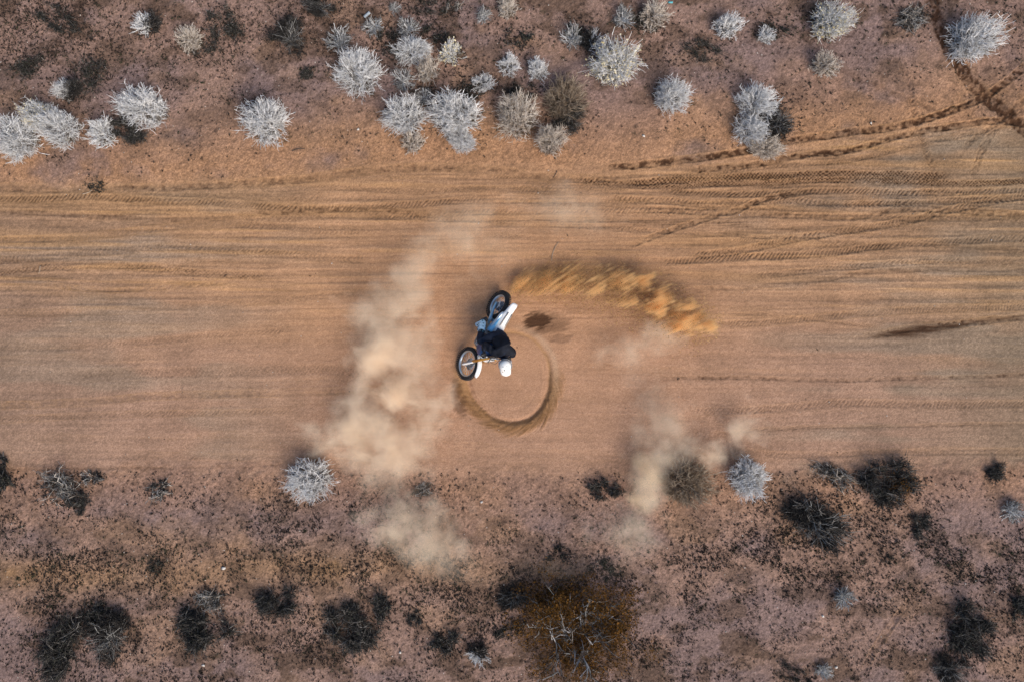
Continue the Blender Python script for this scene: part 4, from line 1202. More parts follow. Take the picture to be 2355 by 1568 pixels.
MB().loft(rings).build('mud_flap', M_black, bike)
MB().box((.50, .0, .60), (.16, .16, .20), None, .3).build('air_box', M_blue, bike)

# ------------------------------------------------------------------ the rider
J = {k: at1(*v) for k, v in {
    'pelvis': (858, 885, .86), 'waist': (893, 970, .99), 'chest': (930, 1060, 1.09), 'upper': (940, 1115, 1.12), 'neck': (948, 1165, 1.16), 'head': (958, 1215, 1.19),
    'r_sh': (815, 1100, 1.12), 'l_sh': (1035, 1075, 1.02), 'r_el': (690, 985, 1.02), 'l_el': (1062, 1115, .80),
    'r_hip': (790, 905, .86), 'r_kn': (634, 972, .90), 'r_an': (672, 712, .56), 'l_hip': (915, 870, .78), 'l_kn': (985, 1000, .50), 'l_an': (905, 1075, .14)}.items()}
J['r_wr'] = GRIP[-1][0] + (J['r_el'] - GRIP[-1][0]).normalized() * .075
J['l_wr'] = GRIP[1][0] + (J['l_el'] - GRIP[1][0]).normalized() * .075
PB = Vector((J['pelvis'].x, J['pelvis'].y, gz0))
person = empty('person', PB)
tag(person, 'rider in black riding gear, white boots and white helmet, crouched on the leaning dirt bike', 'person')

def skin(name, nodes, edges, m_, parent, root_, sub=2, wr=0.0, seed=0):
    names = list(nodes)
    me = bpy.data.meshes.new(name)
    me.from_pydata([tuple(nodes[q][0] - PB) for q in names], [(names.index(a_), names.index(b_)) for a_, b_ in edges], [])
    o = bpy.data.objects.new(name, me); COL.objects.link(o)
    o.modifiers.new('skin', 'SKIN').use_smooth_shade = True
    o.modifiers.new('sub', 'SUBSURF').levels = sub
    o.modifiers['sub'].render_levels = sub
    for i, q in enumerate(names):
        r_ = nodes[q][1]
        v = me.skin_vertices[0].data[i]
        v.radius = r_ if isinstance(r_, tuple) else (r_, r_)
        v.use_root = (q == root_)
    dg = bpy.context.evaluated_depsgraph_get()
    new = bpy.data.meshes.new_from_object(o.evaluated_get(dg))
    bpy.data.objects.remove(o)
    new.name = name
    if wr:
        n = len(new.vertices)
        co_ = np.empty(n * 3, np.float32); new.vertices.foreach_get('co', co_); co_ = co_.reshape(-1, 3)
        no_ = np.empty(n * 3, np.float32); new.vertices.foreach_get('normal', no_); no_ = no_.reshape(-1, 3)
        f_ = vnoise(co_[:, 0] + co_[:, 2] * .8, co_[:, 1] * .5 + co_[:, 2], .06, .10, 130 + seed) - .5 + .6 * (vnoise(co_[:, 0] * .6 + co_[:, 1], co_[:, 2] + co_[:, 0], .03, .07, 133 + seed) - .5)
        co_ += no_ * (f_ * wr)[:, None]
        new.vertices.foreach_set('co', co_.ravel()); new.update()
    new.materials.clear()
    return link(name, new, m_, parent)

M_pants = mat('black_riding_pants', (.014, .019, .034), .85, vary=.3, scale=20, bump=.5, spec=.2)
M_jersey = mat('black_jersey', (.008, .010, .017), .8, vary=.4, scale=9, bump=1.0, spec=.2)
M_boot = mat('white_boot', (.42, .62, .76), .45, vary=.08, scale=10)
M_buck = mat('teal_buckle', (.02, .12, .17), .4)
M_glove = mat('black_glove', (.012, .012, .014), .8, vary=.3, scale=40)
mid = lambda a_, b_, t_: J[a_].lerp(J[b_], t_)
body = {q: (J[q], r_) for q, r_ in (('pelvis', (.15, .12)), ('waist', (.145, .11)), ('chest', (.165, .12)), ('upper', (.14, .10)), ('neck', (.065, .065)), ('head', (.085, .085)),
        ('r_sh', .078), ('l_sh', .078), ('r_el', .05), ('l_el', .05), ('r_wr', .033), ('l_wr', .033), ('r_hip', .12), ('l_hip', .11), ('r_kn', .098), ('l_kn', .075), ('r_an', .048), ('l_an', .048))}
body['r_th'] = (mid('r_hip', 'r_kn', .5), .115); body['l_th'] = (mid('l_hip', 'l_kn', .5), .09)
body['r_cf'] = (mid('r_kn', 'r_an', .4), .084); body['l_cf'] = (mid('l_kn', 'l_an', .4), .064)
body['r_fa'] = (mid('r_el', 'r_wr', .35), .047); body['l_fa'] = (mid('l_el', 'l_wr', .35), .047)
E = [('pelvis', 'waist'), ('waist', 'chest'), ('chest', 'upper'), ('upper', 'neck'), ('neck', 'head'), ('upper', 'r_sh'), ('upper', 'l_sh'), ('r_sh', 'r_el'), ('r_el', 'r_fa'), ('r_fa', 'r_wr'), ('l_sh', 'l_el'), ('l_el', 'l_fa'), ('l_fa', 'l_wr'),
     ('pelvis', 'r_hip'), ('r_hip', 'r_th'), ('r_th', 'r_kn'), ('r_kn', 'r_cf'), ('r_cf', 'r_an'), ('pelvis', 'l_hip'), ('l_hip', 'l_th'), ('l_th', 'l_kn'), ('l_kn', 'l_cf'), ('l_cf', 'l_an')]
skin('body', body, E, M_pants, person, 'pelvis', 2, .012)
jn = {'hem': (mid('pelvis', 'waist', .15), (.175, .15)), 'waist': (J['waist'], (.19, .15)), 'chest': (J['chest'], (.205, .155)), 'upper': (J['upper'], (.155, .105)), 'collar': (mid('upper', 'neck', .75), (.075, .07)),
      'r_sh': (J['r_sh'], .10), 'l_sh': (J['l_sh'], .10), 'r_ua': (mid('r_sh', 'r_el', .5), .085), 'l_ua': (mid('l_sh', 'l_el', .5), .085), 'r_el': (J['r_el'], .078), 'l_el': (J['l_el'], .072), 'r_fa': (mid('r_el', 'r_wr', .5), .06), 'l_fa': (mid('l_el', 'l_wr', .5), .06),
      'r_cuff': (mid('r_el', 'r_wr', .92), .045), 'l_cuff': (mid('l_el', 'l_wr', .92), .045)}
skin('jersey', jn, [('hem', 'waist'), ('waist', 'chest'), ('chest', 'upper'), ('upper', 'collar'), ('upper', 'r_sh'), ('upper', 'l_sh'), ('r_sh', 'r_ua'), ('r_ua', 'r_el'), ('r_el', 'r_fa'), ('r_fa', 'r_cuff'), ('l_sh', 'l_ua'), ('l_ua', 'l_el'), ('l_el', 'l_fa'), ('l_fa', 'l_cuff')], M_jersey, person, 'hem', 3, .030, 1)

# boots
def boot(kn, an, toe, nm):
    sh0 = an.lerp(kn, .56)
    fw = (toe - an).normalized(); up = ((kn - an).normalized() * .45 + Vector((0, 0, 1)) * .75)
    up = (up - fw * up.dot(fw)).normalized()
    sole = an - up * .06
    b0 = skin(nm, {'top': (sh0, .086), 'shin': (an.lerp(kn, .32), .080), 'ankle': (an, .068), 'heel': (an - up * .045 - fw * .035, .055), 'mid': (an.lerp(toe, .5) - up * .03, (.055, .05)), 'ball': (an.lerp(toe, .82) - up * .035, (.056, .042)), 'toe': (toe - up * .035, (.046, .034))},
              [('top', 'shin'), ('shin', 'ankle'), ('ankle', 'heel'), ('ankle', 'mid'), ('mid', 'ball'), ('ball', 'toe')], M_boot, person, 'top', 2)
    side = up.cross(fw).normalized()
    for f_, rr_ in ((.12, .078), (.27, .084), (.42, .088)):
        c_ = an.lerp(kn, f_) - PB
        # a strap across the front of the shaft with its buckle outside
        P_ = [c_ + (fw * math.cos(t_) + side * math.sin(t_)) * rr_ for t_ in np.linspace(-2.0, 2.0, 15)]
        st_ = MB().tube(P_, .013, 8, None, True, .35).build('strap', M_boot, b0)
        for s2 in (-1, 1):
            cb = c_ + (fw * .75 + side * .66 * s2) * (rr_ + .004)
            MB().ellipsoid((0, 0, 0), (.022, .017, .012), 12, 8, Matrix.Translation(cb) @ (fw * .75 + side * .66 * s2).to_track_quat('Z', 'Y').to_matrix().to_4x4()).build('buckle', M_buck, st_)
    zu = Vector((0, 0, 1)); sd_ = (kn - an).cross(zu).normalized()
    for f_, o_ in ((.08, -.03), (.24, -.035), (.44, .045), (.47, -.045), (-.06, .02)):
        nrm = (zu + sd_ * o_ * 8).normalized()
        MB().ellipsoid((0, 0, 0), (.024, .018, .012), 12, 8, Matrix.Translation(an.lerp(kn, f_) + nrm * (.074 + .022 * max(f_, 0)) - PB) @ nrm.to_track_quat('Z', 'Y').to_matrix().to_4x4()).build('buckle', M_buck, b0)
    for f_ in (.42, .66):
        c_ = an.lerp(toe, f_) + zu * .026 - PB
        MB().ellipsoid((0, 0, 0), (.03, .016, .010), 12, 8, Matrix.Translation(c_) @ Matrix(((*fw, 0), (*side, 0), (*up, 0), (0, 0, 0, 1))).transposed()).build('buckle', M_buck, b0)
    P_ = [an - fw * .08 - up * .095, an - up * .092, an.lerp(toe, .6) - up * .078, toe + fw * .02 - up * .07]
    MB().tube([p_ - PB for p_ in P_], [.042, .05, .055, .034], 10, None, True, .35).build('sole', M_black, b0)
boot(J['r_kn'], J['r_an'], at1(573, 765, .44), 'boot')
boot(J['l_kn'], J['l_an'], at1(862, 1150, .10), 'boot')

# gloves: palm, four curled fingers and a thumb round each grip
for sy in (-1, 1):
    gc, gax = GRIP[sy]
    wr_ = J['r_wr'] if sy < 0 else J['l_wr']
    back = (wr_ - gc); back -= gax * back.dot(gax); back.normalize()      # from the bar to the wrist
    upv = gax.cross(back)
    if upv.z < 0: upv = -upv
    inw = (MB_W.to_3x3() @ Vector((0, -sy, 0)))
    c0 = gc - PB
    b_ = MB()
    pr = []
    for t_, ww, hh in ((.0, .030, .022), (.03, .040, .020), (.06, .045, .018), (.085, .046, .015)):
        cc = (wr_ - PB).lerp(c0 + upv * .030 + back * .012, t_ / .085)
        a = np.linspace(0, 2 * np.pi, 14, endpoint=False)
        pr.append([tuple(cc + gax * (ww * math.cos(q)) + upv * (hh * math.sin(q))) for q in a])
    b_.loft(pr)
    for f_, ln, rr_ in ((-.033, 1.0, .0092), (-.011, 1.08, .0098), (.011, 1.02, .0096), (.032, .86, .0084)):
        an_ = np.linspace(R(60), R(60) - R(205) * ln, 9)
        b_.tube([c0 + gax * f_ * (1 if sy < 0 else -1) + back * (.030 * math.cos(q + R(20))) + upv * (.031 * math.sin(q + R(20))) for q in an_], np.linspace(rr_ * 1.15, rr_ * .8, 9), 10)
    th_ = [(wr_ - PB).lerp(c0, .35) + gax * 0 + inw * .028, c0 + inw * .050 + back * .030, c0 + inw * .048 - upv * .024 + back * .012, c0 + inw * .034 - upv * .030 - back * .014]
    b_.tube(th_, [.014, .0125, .0115, .009], 10)
    b_.build('glove', M_glove, person)

# helmet
hc = at1(957, 1268, 1.21)
hx = Vector((.10, -.86, -.60)).normalized()
hy = Vector((0, 0, 1)).cross(hx).normalized()
hy = (hy + Vector((0, 0, .10))).normalized()
hz = hx.cross(hy).normalized(); hy = hz.cross(hx).normalized()
HM = Matrix.Translation(hc - PB) @ Matrix((hx, hy, hz)).transposed().to_4x4()
M_helm = mat('white_helmet', (.82, .82, .80), .22, vary=.02, coat=.5)
M_strap = mat('navy_strap', (.010, .016, .05), .6)
rings = []
for i in range(15):
    t_ = -np.pi * .30 + (np.pi * .80) * i / 14
    a = np.linspace(0, 2 * np.pi, 28, endpoint=False)
    r_ = math.cos(t_)
    rings.append(np.stack([.150 * r_ * np.cos(a) + .008 * r_, .124 * r_ * np.sin(a), np.full(28, .138 * math.sin(t_))], 1))
helmet = MB().loft(rings, True, False, HM).build('helmet', M_helm, person)
rings = []
for t_ in np.linspace(-1, 1, 15):      # chin bar
    a = R(102) * t_
    cc = np.array([.195 * math.cos(a) - .0, .118 * math.sin(a), -.105 + .035 * abs(t_) ** 2])
    o_ = np.array([math.cos(a), math.sin(a), 0])
    rings.append([tuple(cc + o_ * .018 * math.cos(q) + np.array([0, 0, 1]) * (.036 + .022 * t_ ** 2) * math.sin(q)) for q in np.linspace(0, 2 * np.pi, 10, endpoint=False)])
MB().loft(rings, True, False, HM).build('chin_bar', M_helm, helmet)
rings = []
for t_ in np.linspace(0, 1, 9):        # peak
    x = .085 + .125 * t_; zz = .108 - .030 * t_ + .012 * math.sin(t_ * 3)
    ww = np.interp(t_, [0, .2, .8, .95, 1], [.112, .112, .100, .088, .070])
    qs = np.linspace(-1, 1, 9)
    rings.append([(x - .05 * (1 - t_) * abs(q) ** 2, ww * q, zz - .035 * abs(q) ** 2.2) for q in qs] + [(x - .05 * (1 - t_) * abs(q) ** 2, ww * q * .97, zz - .006 - .035 * abs(q) ** 2.2) for q in qs[::-1]])
MB().loft(rings, True, False, HM).build('peak', M_helm, helmet)
a = np.linspace(R(48), R(312), 40)
rings = [[(.153 * math.cos(q) + .008, .128 * math.sin(q), -.020 - .022 * math.cos(q) + d_) for d_ in (-.024, .024)] + [(.160 * math.cos(q) + .008, .134 * math.sin(q), -.020 - .022 * math.cos(q) + d_) for d_ in (.024, -.024)] for q in a]
gs = MB().loft(rings, True, False, HM).build('goggle_strap', M_strap, helmet, False)
rings = lambda d0, d1: [[(.1605 * math.cos(q) + .008, .1345 * math.sin(q), d_ - .022 * math.cos(q)) for d_ in (d0, d1)] + [(.1625 * math.cos(q) + .008, .1365 * math.sin(q), d_ - .022 * math.cos(q)) for d_ in (d1, d0)] for q in a]
MB().loft(rings(-.044, -.036), True, False, HM).loft(rings(-.003, .003), True, False, HM).build('strap_edge', M_wht, gs, False)
b_ = MB()
for q in np.linspace(R(215), R(290), 6):   # pale zigzag print on one side of the strap
    for s2 in (-1, 1):
        b_.tube([(.1615 * math.cos(q + .07 * s2) + .008, .1355 * math.sin(q + .07 * s2), -.036 - .022 * math.cos(q)), (.1615 * math.cos(q) + .008, .1355 * math.sin(q), -.002 - .022 * math.cos(q))], .0035, 6, HM)
b_.build('strap_print', M_lblue, gs)
MB().ellipsoid((.125, 0, -.028), (.045, .092, .045), 18, 10, HM).build('goggles', M_black, helmet)
def on_shell(x, y):                         # a point of the shell's top
    u_ = ((x - .008) / .150) ** 2 + (y / .124) ** 2
    return (x, y, .138 * math.sqrt(max(.02, 1 - u_)) + .0005)
for pts_, r_ in (([(.02, -.012), (.0, -.012)], .0105), ([(-.060, -.055), (-.066, -.035), (-.066, -.02)], .0045), ([(-.066, .022), (-.064, .040), (-.056, .055)], .0045), ([(.070, -.072), (.080, -.055), (.085, -.042)], .004), ([(.085, .030), (.082, .050), (.076, .062)], .004)):
    MB().tube([on_shell(*q) for q in pts_], r_, 8, HM).build('vent', M_black, helmet)

# ------------------------------------------------------------------ dust in the air
def dust_mat(name, rad3, dens, col, scale, seed, gain=1.35, rag=3.6, aniso=-0.25):
    m = bpy.data.materials.new(name); m.use_nodes = True
    t = m.node_tree; t.nodes.clear()
    N = lambda ty, **kw: (lambda n: ([setattr(n, k, v) for k, v in kw.items()], n)[1])(t.nodes.new(ty))
    out = N('ShaderNodeOutputMaterial'); pv = N('ShaderNodeVolumePrincipled')
    pv.inputs['Color'].default_value = (*col, 1); pv.inputs['Anisotropy'].default_value = aniso
    t.links.new(pv.outputs[0], out.inputs['Volume'])
    tc = N('ShaderNodeTexCoord')
    dv = N('ShaderNodeVectorMath', operation='DIVIDE'); dv.inputs[1].default_value = rad3
    t.links.new(tc.outputs['Object'], dv.inputs[0])
    ln = N('ShaderNodeVectorMath', operation='LENGTH'); t.links.new(dv.outputs[0], ln.inputs[0])
    ad = N('ShaderNodeVectorMath', operation='ADD'); ad.inputs[1].default_value = (seed * 3.7, seed * 1.9, seed * 2.3)
    t.links.new(tc.outputs['Object'], ad.inputs[0])
    no = N('ShaderNodeTexNoise'); no.inputs['Scale'].default_value = scale; no.inputs['Detail'].default_value = 7; no.inputs['Roughness'].default_value = .62; no.inputs['Distortion'].default_value = .35
    t.links.new(ad.outputs[0], no.inputs['Vector'])
    m1 = N('ShaderNodeMath', operation='MULTIPLY_ADD'); m1.inputs[1].default_value = rag; m1.inputs[2].default_value = -.5 * rag
    t.links.new(no.outputs[0], m1.inputs[0])
    m2 = N('ShaderNodeMath', operation='SUBTRACT'); m2.inputs[0].default_value = .80; t.links.new(ln.outputs['Value'], m2.inputs[1])
    m3 = N('ShaderNodeMath', operation='MULTIPLY_ADD'); m3.inputs[1].default_value = gain
    t.links.new(m2.outputs[0], m3.inputs[0]); t.links.new(m1.outputs[0], m3.inputs[2])
    mr = N('ShaderNodeMapRange', interpolation_type='SMOOTHSTEP'); mr.inputs[1].default_value = 0; mr.inputs[2].default_value = 2.1; mr.inputs[3].default_value = 0; mr.inputs[4].default_value = dens
    t.links.new(m3.outputs[0], mr.inputs[0])
    t.links.new(mr.outputs[0], pv.inputs['Density'])
    return m

PALE = (.988, .855, .675); OCH = (.97, .83, .59)
DUST = [
 # plan x, y, half width, half height, half depth, density, noise scale, colour, label
 (872, 800, 98, 86, .50, 1.5, 1.5, PALE, 'dense pale dust cloud left of the front wheel'),
 (905, 925, 104, 78, .50, 1.4, 1.6, PALE, 'billowing pale dust cloud left of the ring rut'),
 (850, 1005, 130, 80, .50, 1.5, 1.4, PALE, 'bright dust cloud just north of the lone bright white south shrub'),
 (1290, 480, 175, 85, .35, .40, 1.3, PALE, 'faint dust veil over the rutted road above the sand spray'),
 (940, 1185, 115, 85, .45, 1.1, 1.4, PALE, 'pale dust cloud over the scrub at the bottom centre left'),
 (1515, 760, 105, 62, .35, .85, 1.7, PALE, 'thin dust below the tail of the sand spray'),
 (1490, 1085, 70, 76, .40, .95, 2.0, OCH, 'ochre dust puff left of the tan shrub'),
 (1475, 1150, 56, 46, .35, 1.3, 2.0, OCH, 'small bright ochre dust puff at the left foot of the tan shrub'),
 (1705, 980, 64, 92, .40, 1.15, 1.8, PALE, 'tall pale dust wisp above the bright white shrub on the right'),
 (1632, 1040, 50, 50, .35, 1.7, 2.0, PALE, 'small dust puff between the tan and the bright white shrub'),
 (1300, 490, 230, 120, .35, .22, .9, PALE, 'broad thin veil of dust above the sand spray'),
 (1160, 560, 150, 110, .30, .20, .9, PALE, 'thin dust haze just above the rear wheel'),
 (1420, 800, 90, 52, .28, .5, 1.7, PALE, 'thin dust on the road right of the dark churned patch'),
 (1600, 745, 60, 40, .30, .8, 2.0, OCH, 'ochre dust breaking off the tail of the sand spray'),
 (1430, 1215, 130, 75, .30, .42, 1.4, PALE, 'faint dust over the scrub right of the bottom centre'),
 (1300, 1310, 190, 60, .30, .20, 1.3, PALE, 'faint dust veil just above the big brown bush'),
]
for i, (dx, dy, hw, hh_, hz_, den, sc_, cl_, lab) in enumerate(DUST):
    hz_ *= .8; zc = hz_ * 1.05 + .02
    p = at(dx, dy, zc); r3 = (hw * K, hh_ * K, hz_)
    b_ = MB().ellipsoid((0, 0, 0), tuple(q * 1.12 for q in r3), 24, 14)
    o = b_.build('dust_cloud', dust_mat('airborne_dust', r3, den * (4.8 if den > .35 else 3.3), cl_, sc_, i + 1, *((1.35, 3.6) if den > .35 else (1.5, 2.2))), None, True, p)
    tag(o, lab, 'dust', 'dust clouds hanging over the road', 'stuff')

def curve_node(t, pts_):
    n = t.nodes.new('ShaderNodeFloatCurve')
    c = n.mapping.curves[0]
    while len(c.points) < len(pts_): c.points.new(.5, .5)
    for q, (x, y) in zip(c.points, pts_): q.location = (x, y); q.handle_type = 'AUTO'
    n.mapping.update()
    return n

def plume(lab, pts_, dens, col, hz_, seed, sc_=1.3):
    """one continuous drifting cloud: pts_ are (plan y, centre x, half width, strength) from the top down"""
    zc = hz_ + .04
    f = K * (1 - zc / H)
    y0, y1 = pts_[0][0], pts_[-1][0]; xm = .5 * (min(p_[1] for p_ in pts_) + max(p_[1] for p_ in pts_)); XS = 400.
    m = bpy.data.materials.new('drifting_dust'); m.use_nodes = True
    t = m.node_tree; t.nodes.clear()
    out = t.nodes.new('ShaderNodeOutputMaterial'); pv = t.nodes.new('ShaderNodeVolumePrincipled')
    pv.inputs['Color'].default_value = (*col, 1); pv.inputs['Anisotropy'].default_value = -.25
    t.links.new(pv.outputs[0], out.inputs['Volume'])
    def M2(op, a, b=None, c=None):
        n = t.nodes.new('ShaderNodeMath'); n.operation = op
        for i, v in enumerate((a, b, c)):
            if v is None: continue
            if isinstance(v, (int, float)): n.inputs[i].default_value = v
            else: t.links.new(v, n.inputs[i])
        return n.outputs[0]
    tc = t.nodes.new('ShaderNodeTexCoord'); sx = t.nodes.new('ShaderNodeSeparateXYZ'); t.links.new(tc.outputs['Object'], sx.inputs[0])
    L_ = (y1 - y0) * f
    v = M2('DIVIDE', sx.outputs[1], -L_)
    cs = []
    for fn in (lambda p_: .5 + (p_[1] - xm) / (2 * XS), lambda p_: p_[2] / 250, lambda p_: p_[3]):
        n = curve_node(t, [((p_[0] - y0) / (y1 - y0), fn(p_)) for p_ in pts_]); t.links.new(v, n.inputs['Value']); cs.append(n.outputs[0])
    dx_ = M2('DIVIDE', M2('SUBTRACT', sx.outputs[0], M2('MULTIPLY', M2('SUBTRACT', cs[0], .5), 2 * XS * f)), M2('MAXIMUM', M2('MULTIPLY', cs[1], 250 * f), .05))
    dz_ = M2('DIVIDE', M2('SUBTRACT', sx.outputs[2], zc), hz_)
    q2 = M2('ADD', M2('MULTIPLY', dx_, dx_), M2('MULTIPLY', dz_, dz_))
    ad = t.nodes.new('ShaderNodeVectorMath'); ad.operation = 'ADD'; ad.inputs[1].default_value = (seed * 4.1, seed * 2.7, seed); t.links.new(tc.outputs['Object'], ad.inputs[0])
    n1 = t.nodes.new('ShaderNodeTexNoise'); n1.inputs['Scale'].default_value = sc_ * .62; n1.inputs['Detail'].default_value = 2; t.links.new(ad.outputs[0], n1.inputs[0])
    n2 = t.nodes.new('ShaderNodeTexNoise'); n2.inputs['Scale'].default_value = sc_ * 1.5; n2.inputs['Detail'].default_value = 7; n2.inputs['Roughness'].default_value = .60; n2.inputs['Distortion'].default_value = .4; t.links.new(ad.outputs[0], n2.inputs[0])
    nn = M2('ADD', M2('MULTIPLY', M2('SUBTRACT', n1.outputs[0], .5), 4.4), M2('MULTIPLY', M2('SUBTRACT', n2.outputs[0], .5), 4.6))
    f_ = M2('ADD', M2('SUBTRACT', .82, q2), nn)
    mr = t.nodes.new('ShaderNodeMapRange'); mr.interpolation_type = 'SMOOTHSTEP'
    mr.inputs[1].default_value = -.25; mr.inputs[2].default_value = 2.0; mr.inputs[3].default_value = 0; mr.inputs[4].default_value = dens
    t.links.new(f_, mr.inputs[0])
    edge = M2('MULTIPLY', M2('MULTIPLY', M2('SUBTRACT', 1.0, v), v), 14.0)       # thins out at both ends
    t.links.new(M2('MULTIPLY', M2('MULTIPLY', mr.outputs[0], cs[2]), M2('MINIMUM', edge, 1.0)), pv.inputs['Density'])
    ys, xs, ws, _ = map(np.array, zip(*pts_))
    rings = []
    for yq in np.linspace(y0, y1, 28):
        a = np.linspace(0, 2 * np.pi, 18, endpoint=False)
        cx_ = (np.interp(yq, ys, xs) - xm) * f; hw = np.interp(yq, ys, ws) * f * 1.5
        rings.append(np.stack([cx_ + hw * np.cos(a), np.full(18, -(yq - y0) * f), np.maximum(zc + hz_ * 1.4 * np.sin(a), .03)], 1))
    p = at(xm, y0, zc); p.z = 0
    tag(MB().loft(rings).build('dust_cloud', m, None, True, p), lab, 'dust', 'dust clouds hanging over the road', 'stuff')

plume('long drifting dust cloud curling from above the rear wheel down the left side to the bottom scrub',
      [(450, 1095, 70, .30), (540, 1040, 100, .36), (630, 965, 125, .42), (710, 905, 118, .75), (800, 885, 120, .9), (880, 893, 125, .9), (960, 880, 145, 1.0), (1040, 855, 150, .95), (1110, 895, 125, .6), (1180, 940, 130, .8), (1250, 985, 120, .75), (1340, 1060, 90, .6)], 1.75, PALE, .48, 3)
plume('wispy dust cloud rising from the tan shrub up to the sand spray on the right of the road',
      [(760, 1480, 90, .45), (850, 1495, 75, .4), (930, 1520, 75, .55), (1000, 1535, 80, .8), (1070, 1500, 75, .9), (1140, 1475, 65, .8), (1220, 1430, 100, .5), (1290, 1400, 80, .4)], 1.5, PALE, .40, 8, 1.6)

# the fan of sand thrown by the rear wheel
RX0, RX1, RYM, RYS = 1165., 1640., 692., 90.     # plan box of the spray
mid_y = [(0, 672), (.1, 652), (.25, 648), (.45, 660), (.62, 684), (.78, 716), (.92, 742), (1, 750)]
half_y = [(0, 16), (.08, 30), (.2, 40), (.4, 50), (.6, 56), (.78, 66), (.92, 56), (1, 30)]
zs = .35
fz = K * (1 - zs / H)
m = bpy.data.materials.new('flying_sand'); m.use_nodes = True
t = m.node_tree; t.nodes.clear()
out = t.nodes.new('ShaderNodeOutputMaterial'); pv = t.nodes.new('ShaderNodeVolumePrincipled')
pv.inputs['Color'].default_value = (.945, .68, .36, 1); pv.inputs['Anisotropy'].default_value = .1
t.links.new(pv.outputs[0], out.inputs['Volume'])
tc = t.nodes.new('ShaderNodeTexCoord'); sx = t.nodes.new('ShaderNodeSeparateXYZ'); t.links.new(tc.outputs['Object'], sx.inputs[0])
def M2(op, a, b=None, c=None):
    n = t.nodes.new('ShaderNodeMath'); n.operation = op
    for i, v in enumerate((a, b, c)):
        if v is None: continue
        if isinstance(v, (int, float)): n.inputs[i].default_value = v
        else: t.links.new(v, n.inputs[i])
    return n.outputs[0]
L_ = (RX1 - RX0) * fz
u_ = M2('DIVIDE', sx.outputs[0], L_)
fc = curve_node(t, [(x, .5 + (RYM - y) / (2 * RYS)) for x, y in mid_y]); t.links.new(u_, fc.inputs['Value'])
fw_ = curve_node(t, [(x, y / 100) for x, y in half_y]); t.links.new(u_, fw_.inputs['Value'])
yc = M2('MULTIPLY', M2('SUBTRACT', fc.outputs[0], .5), 2 * RYS * fz)
dyv = M2('SUBTRACT', sx.outputs[1], yc)
v_ = M2('DIVIDE', dyv, M2('MAXIMUM', M2('MULTIPLY', fw_.outputs[0], 100 * fz), .02))
zrel = M2('DIVIDE', M2('SUBTRACT', sx.outputs[2], M2('MULTIPLY_ADD', u_, .35, .12)), M2('MULTIPLY_ADD', u_, .35, .20))
vb = M2('SUBTRACT', v_, .18)
q2 = M2('ADD', M2('MULTIPLY', M2('MULTIPLY', vb, vb), 1.15), M2('MULTIPLY', zrel, zrel))
mp = t.nodes.new('ShaderNodeMapping'); mp.vector_type = 'TEXTURE'
cb = t.nodes.new('ShaderNodeCombineXYZ'); t.links.new(sx.outputs[0], cb.inputs[0]); t.links.new(M2('MULTIPLY_ADD', M2('MULTIPLY', u_, u_), .9, sx.outputs[1]), cb.inputs[1]); t.links.new(sx.outputs[2], cb.inputs[2])
t.links.new(cb.outputs[0], mp.inputs[0]); mp.inputs['Rotation'].default_value = (0, 0, R(40)); mp.inputs['Scale'].default_value = (1.3, .085, .30)
no = t.nodes.new('ShaderNodeTexNoise'); no.inputs['Scale'].default_value = 1.5; no.inputs['Detail'].default_value = 6; no.inputs['Roughness'].default_value = .68; no.inputs['Distortion'].default_value = .35
t.links.new(mp.outputs[0], no.inputs[0])
no2 = t.nodes.new('ShaderNodeTexNoise'); no2.inputs['Scale'].default_value = 2.6; no2.inputs['Detail'].default_value = 4; t.links.new(tc.outputs['Object'], no2.inputs[0])
mp2 = t.nodes.new('ShaderNodeMapping'); mp2.vector_type = 'TEXTURE'; t.links.new(cb.outputs[0], mp2.inputs[0]); mp2.inputs['Rotation'].default_value = (0, 0, R(30)); mp2.inputs['Scale'].default_value = (.9, .22, .4)
no3 = t.nodes.new('ShaderNodeTexNoise'); no3.inputs['Scale'].default_value = 1.5; no3.inputs['Detail'].default_value = 5; t.links.new(mp2.outputs[0], no3.inputs[0])
nn = M2('ADD', M2('ADD', M2('MULTIPLY', M2('SUBTRACT', no.outputs[0], .5), 4.2), M2('MULTIPLY', M2('SUBTRACT', no3.outputs[0], .5), 3.4)), M2('MULTIPLY', M2('SUBTRACT', no2.outputs[0], .5), M2('MULTIPLY_ADD', u_, 5.5, 1.8)))
f_ = M2('ADD', M2('SUBTRACT', M2('MULTIPLY_ADD', u_, -.50, .80), q2), nn)
mr = t.nodes.new('ShaderNodeMapRange'); mr.interpolation_type = 'SMOOTHSTEP'; mr.inputs[1].default_value = 0; mr.inputs[2].default_value = 2.6; mr.inputs[3].default_value = 0; mr.inputs[4].default_value = 22
t.links.new(f_, mr.inputs[0])
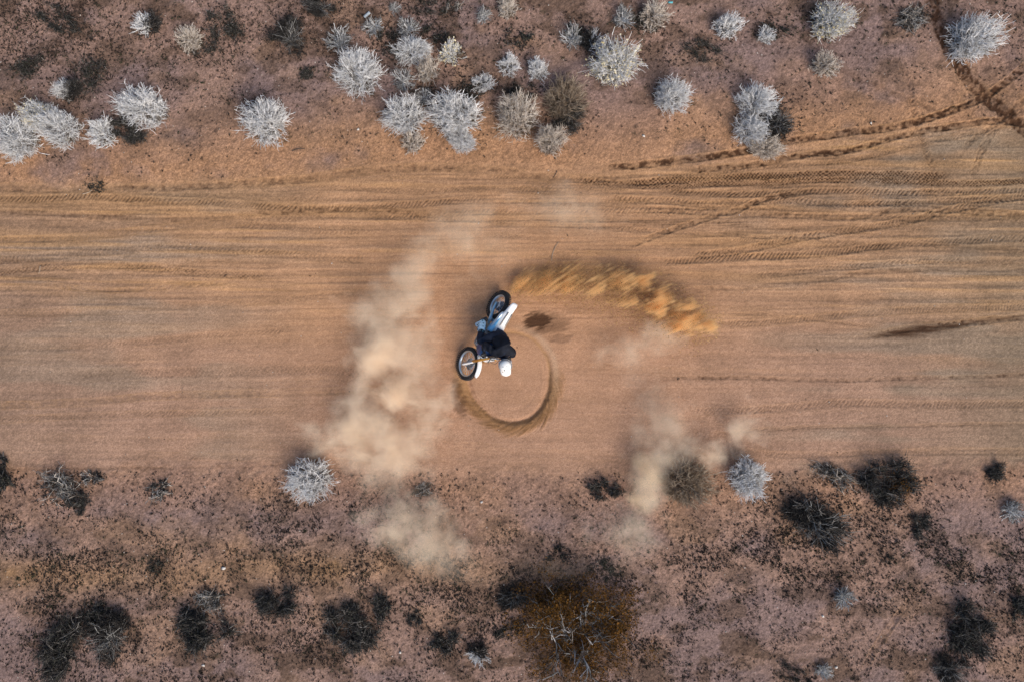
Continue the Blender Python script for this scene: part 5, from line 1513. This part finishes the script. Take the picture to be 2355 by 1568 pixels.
st_ = t.nodes.new('ShaderNodeMapRange'); st_.interpolation_type = 'SMOOTHSTEP'; st_.inputs[1].default_value = .004; st_.inputs[2].default_value = .07; t.links.new(u_, st_.inputs[0])
t.links.new(M2('MULTIPLY', mr.outputs[0], st_.outputs[0]), pv.inputs['Density'])
rings = []
for x in np.linspace(0, 1, 20):
    yc_ = (RYM - np.interp(x, *zip(*mid_y))) * fz; hw = np.interp(x, *zip(*half_y)) * fz * 1.35 + .06
    z1 = .12 + .35 * x; hz_ = (.20 + .35 * x) * 1.25
    a = np.linspace(0, 2 * np.pi, 16, endpoint=False)
    rings.append(np.stack([np.full(16, x * L_), yc_ + hw * np.cos(a), np.maximum(z1 + hz_ * np.sin(a), .03)], 1))
p = at(RX0, RYM, zs); p.z = 0
tag(MB().loft(rings).build('sand_spray', m, None, True, p), 'golden fan of sand thrown up and sideways by the spinning rear wheel', 'dust', kind='stuff')
# the coarser grains in it
rg = np.random.default_rng(9)
ns = 2400; ng = 10
u0 = rg.random(ns) ** .8; v0 = rg.normal(0, .55, ns).clip(-1.5, 1.5)
ang = R(38) - R(26) * u0
k_ = rg.random((ns, ng)) - .5
X_ = u0[:, None] * L_ + np.cos(ang)[:, None] * k_ * .42 + rg.normal(0, .012, (ns, ng))
Y_ = ((RYM - np.interp(u0, *zip(*mid_y))) * fz + v0 * np.interp(u0, *zip(*half_y)) * fz)[:, None] + np.sin(ang)[:, None] * k_ * .42 + rg.normal(0, .012, (ns, ng))
Z_ = (.06 + .30 * u0 * rg.random(ns) + .34 * rg.random(ns) * np.maximum(.1, 1 - v0 ** 2 / 1.6))[:, None] + .12 * k_ + rg.normal(0, .02, (ns, ng))
P3 = np.stack([X_, Y_, np.maximum(Z_, .02)], -1).reshape(-1, 3)
V1, F1 = stones(rg, P3, .003 + .009 * rg.random(len(P3)) ** 3)
M_grain = stem_mat('sand_grain', [(.10, .055, .022), (.26, .145, .055), (.46, .27, .10), (.58, .38, .17)])
tag(link('sand_grains', mesh_np('sand_grains', V1, None, F1), M_grain, None, False, p), 'flying sand grains inside the golden fan behind the rear wheel', 'sand', kind='stuff')
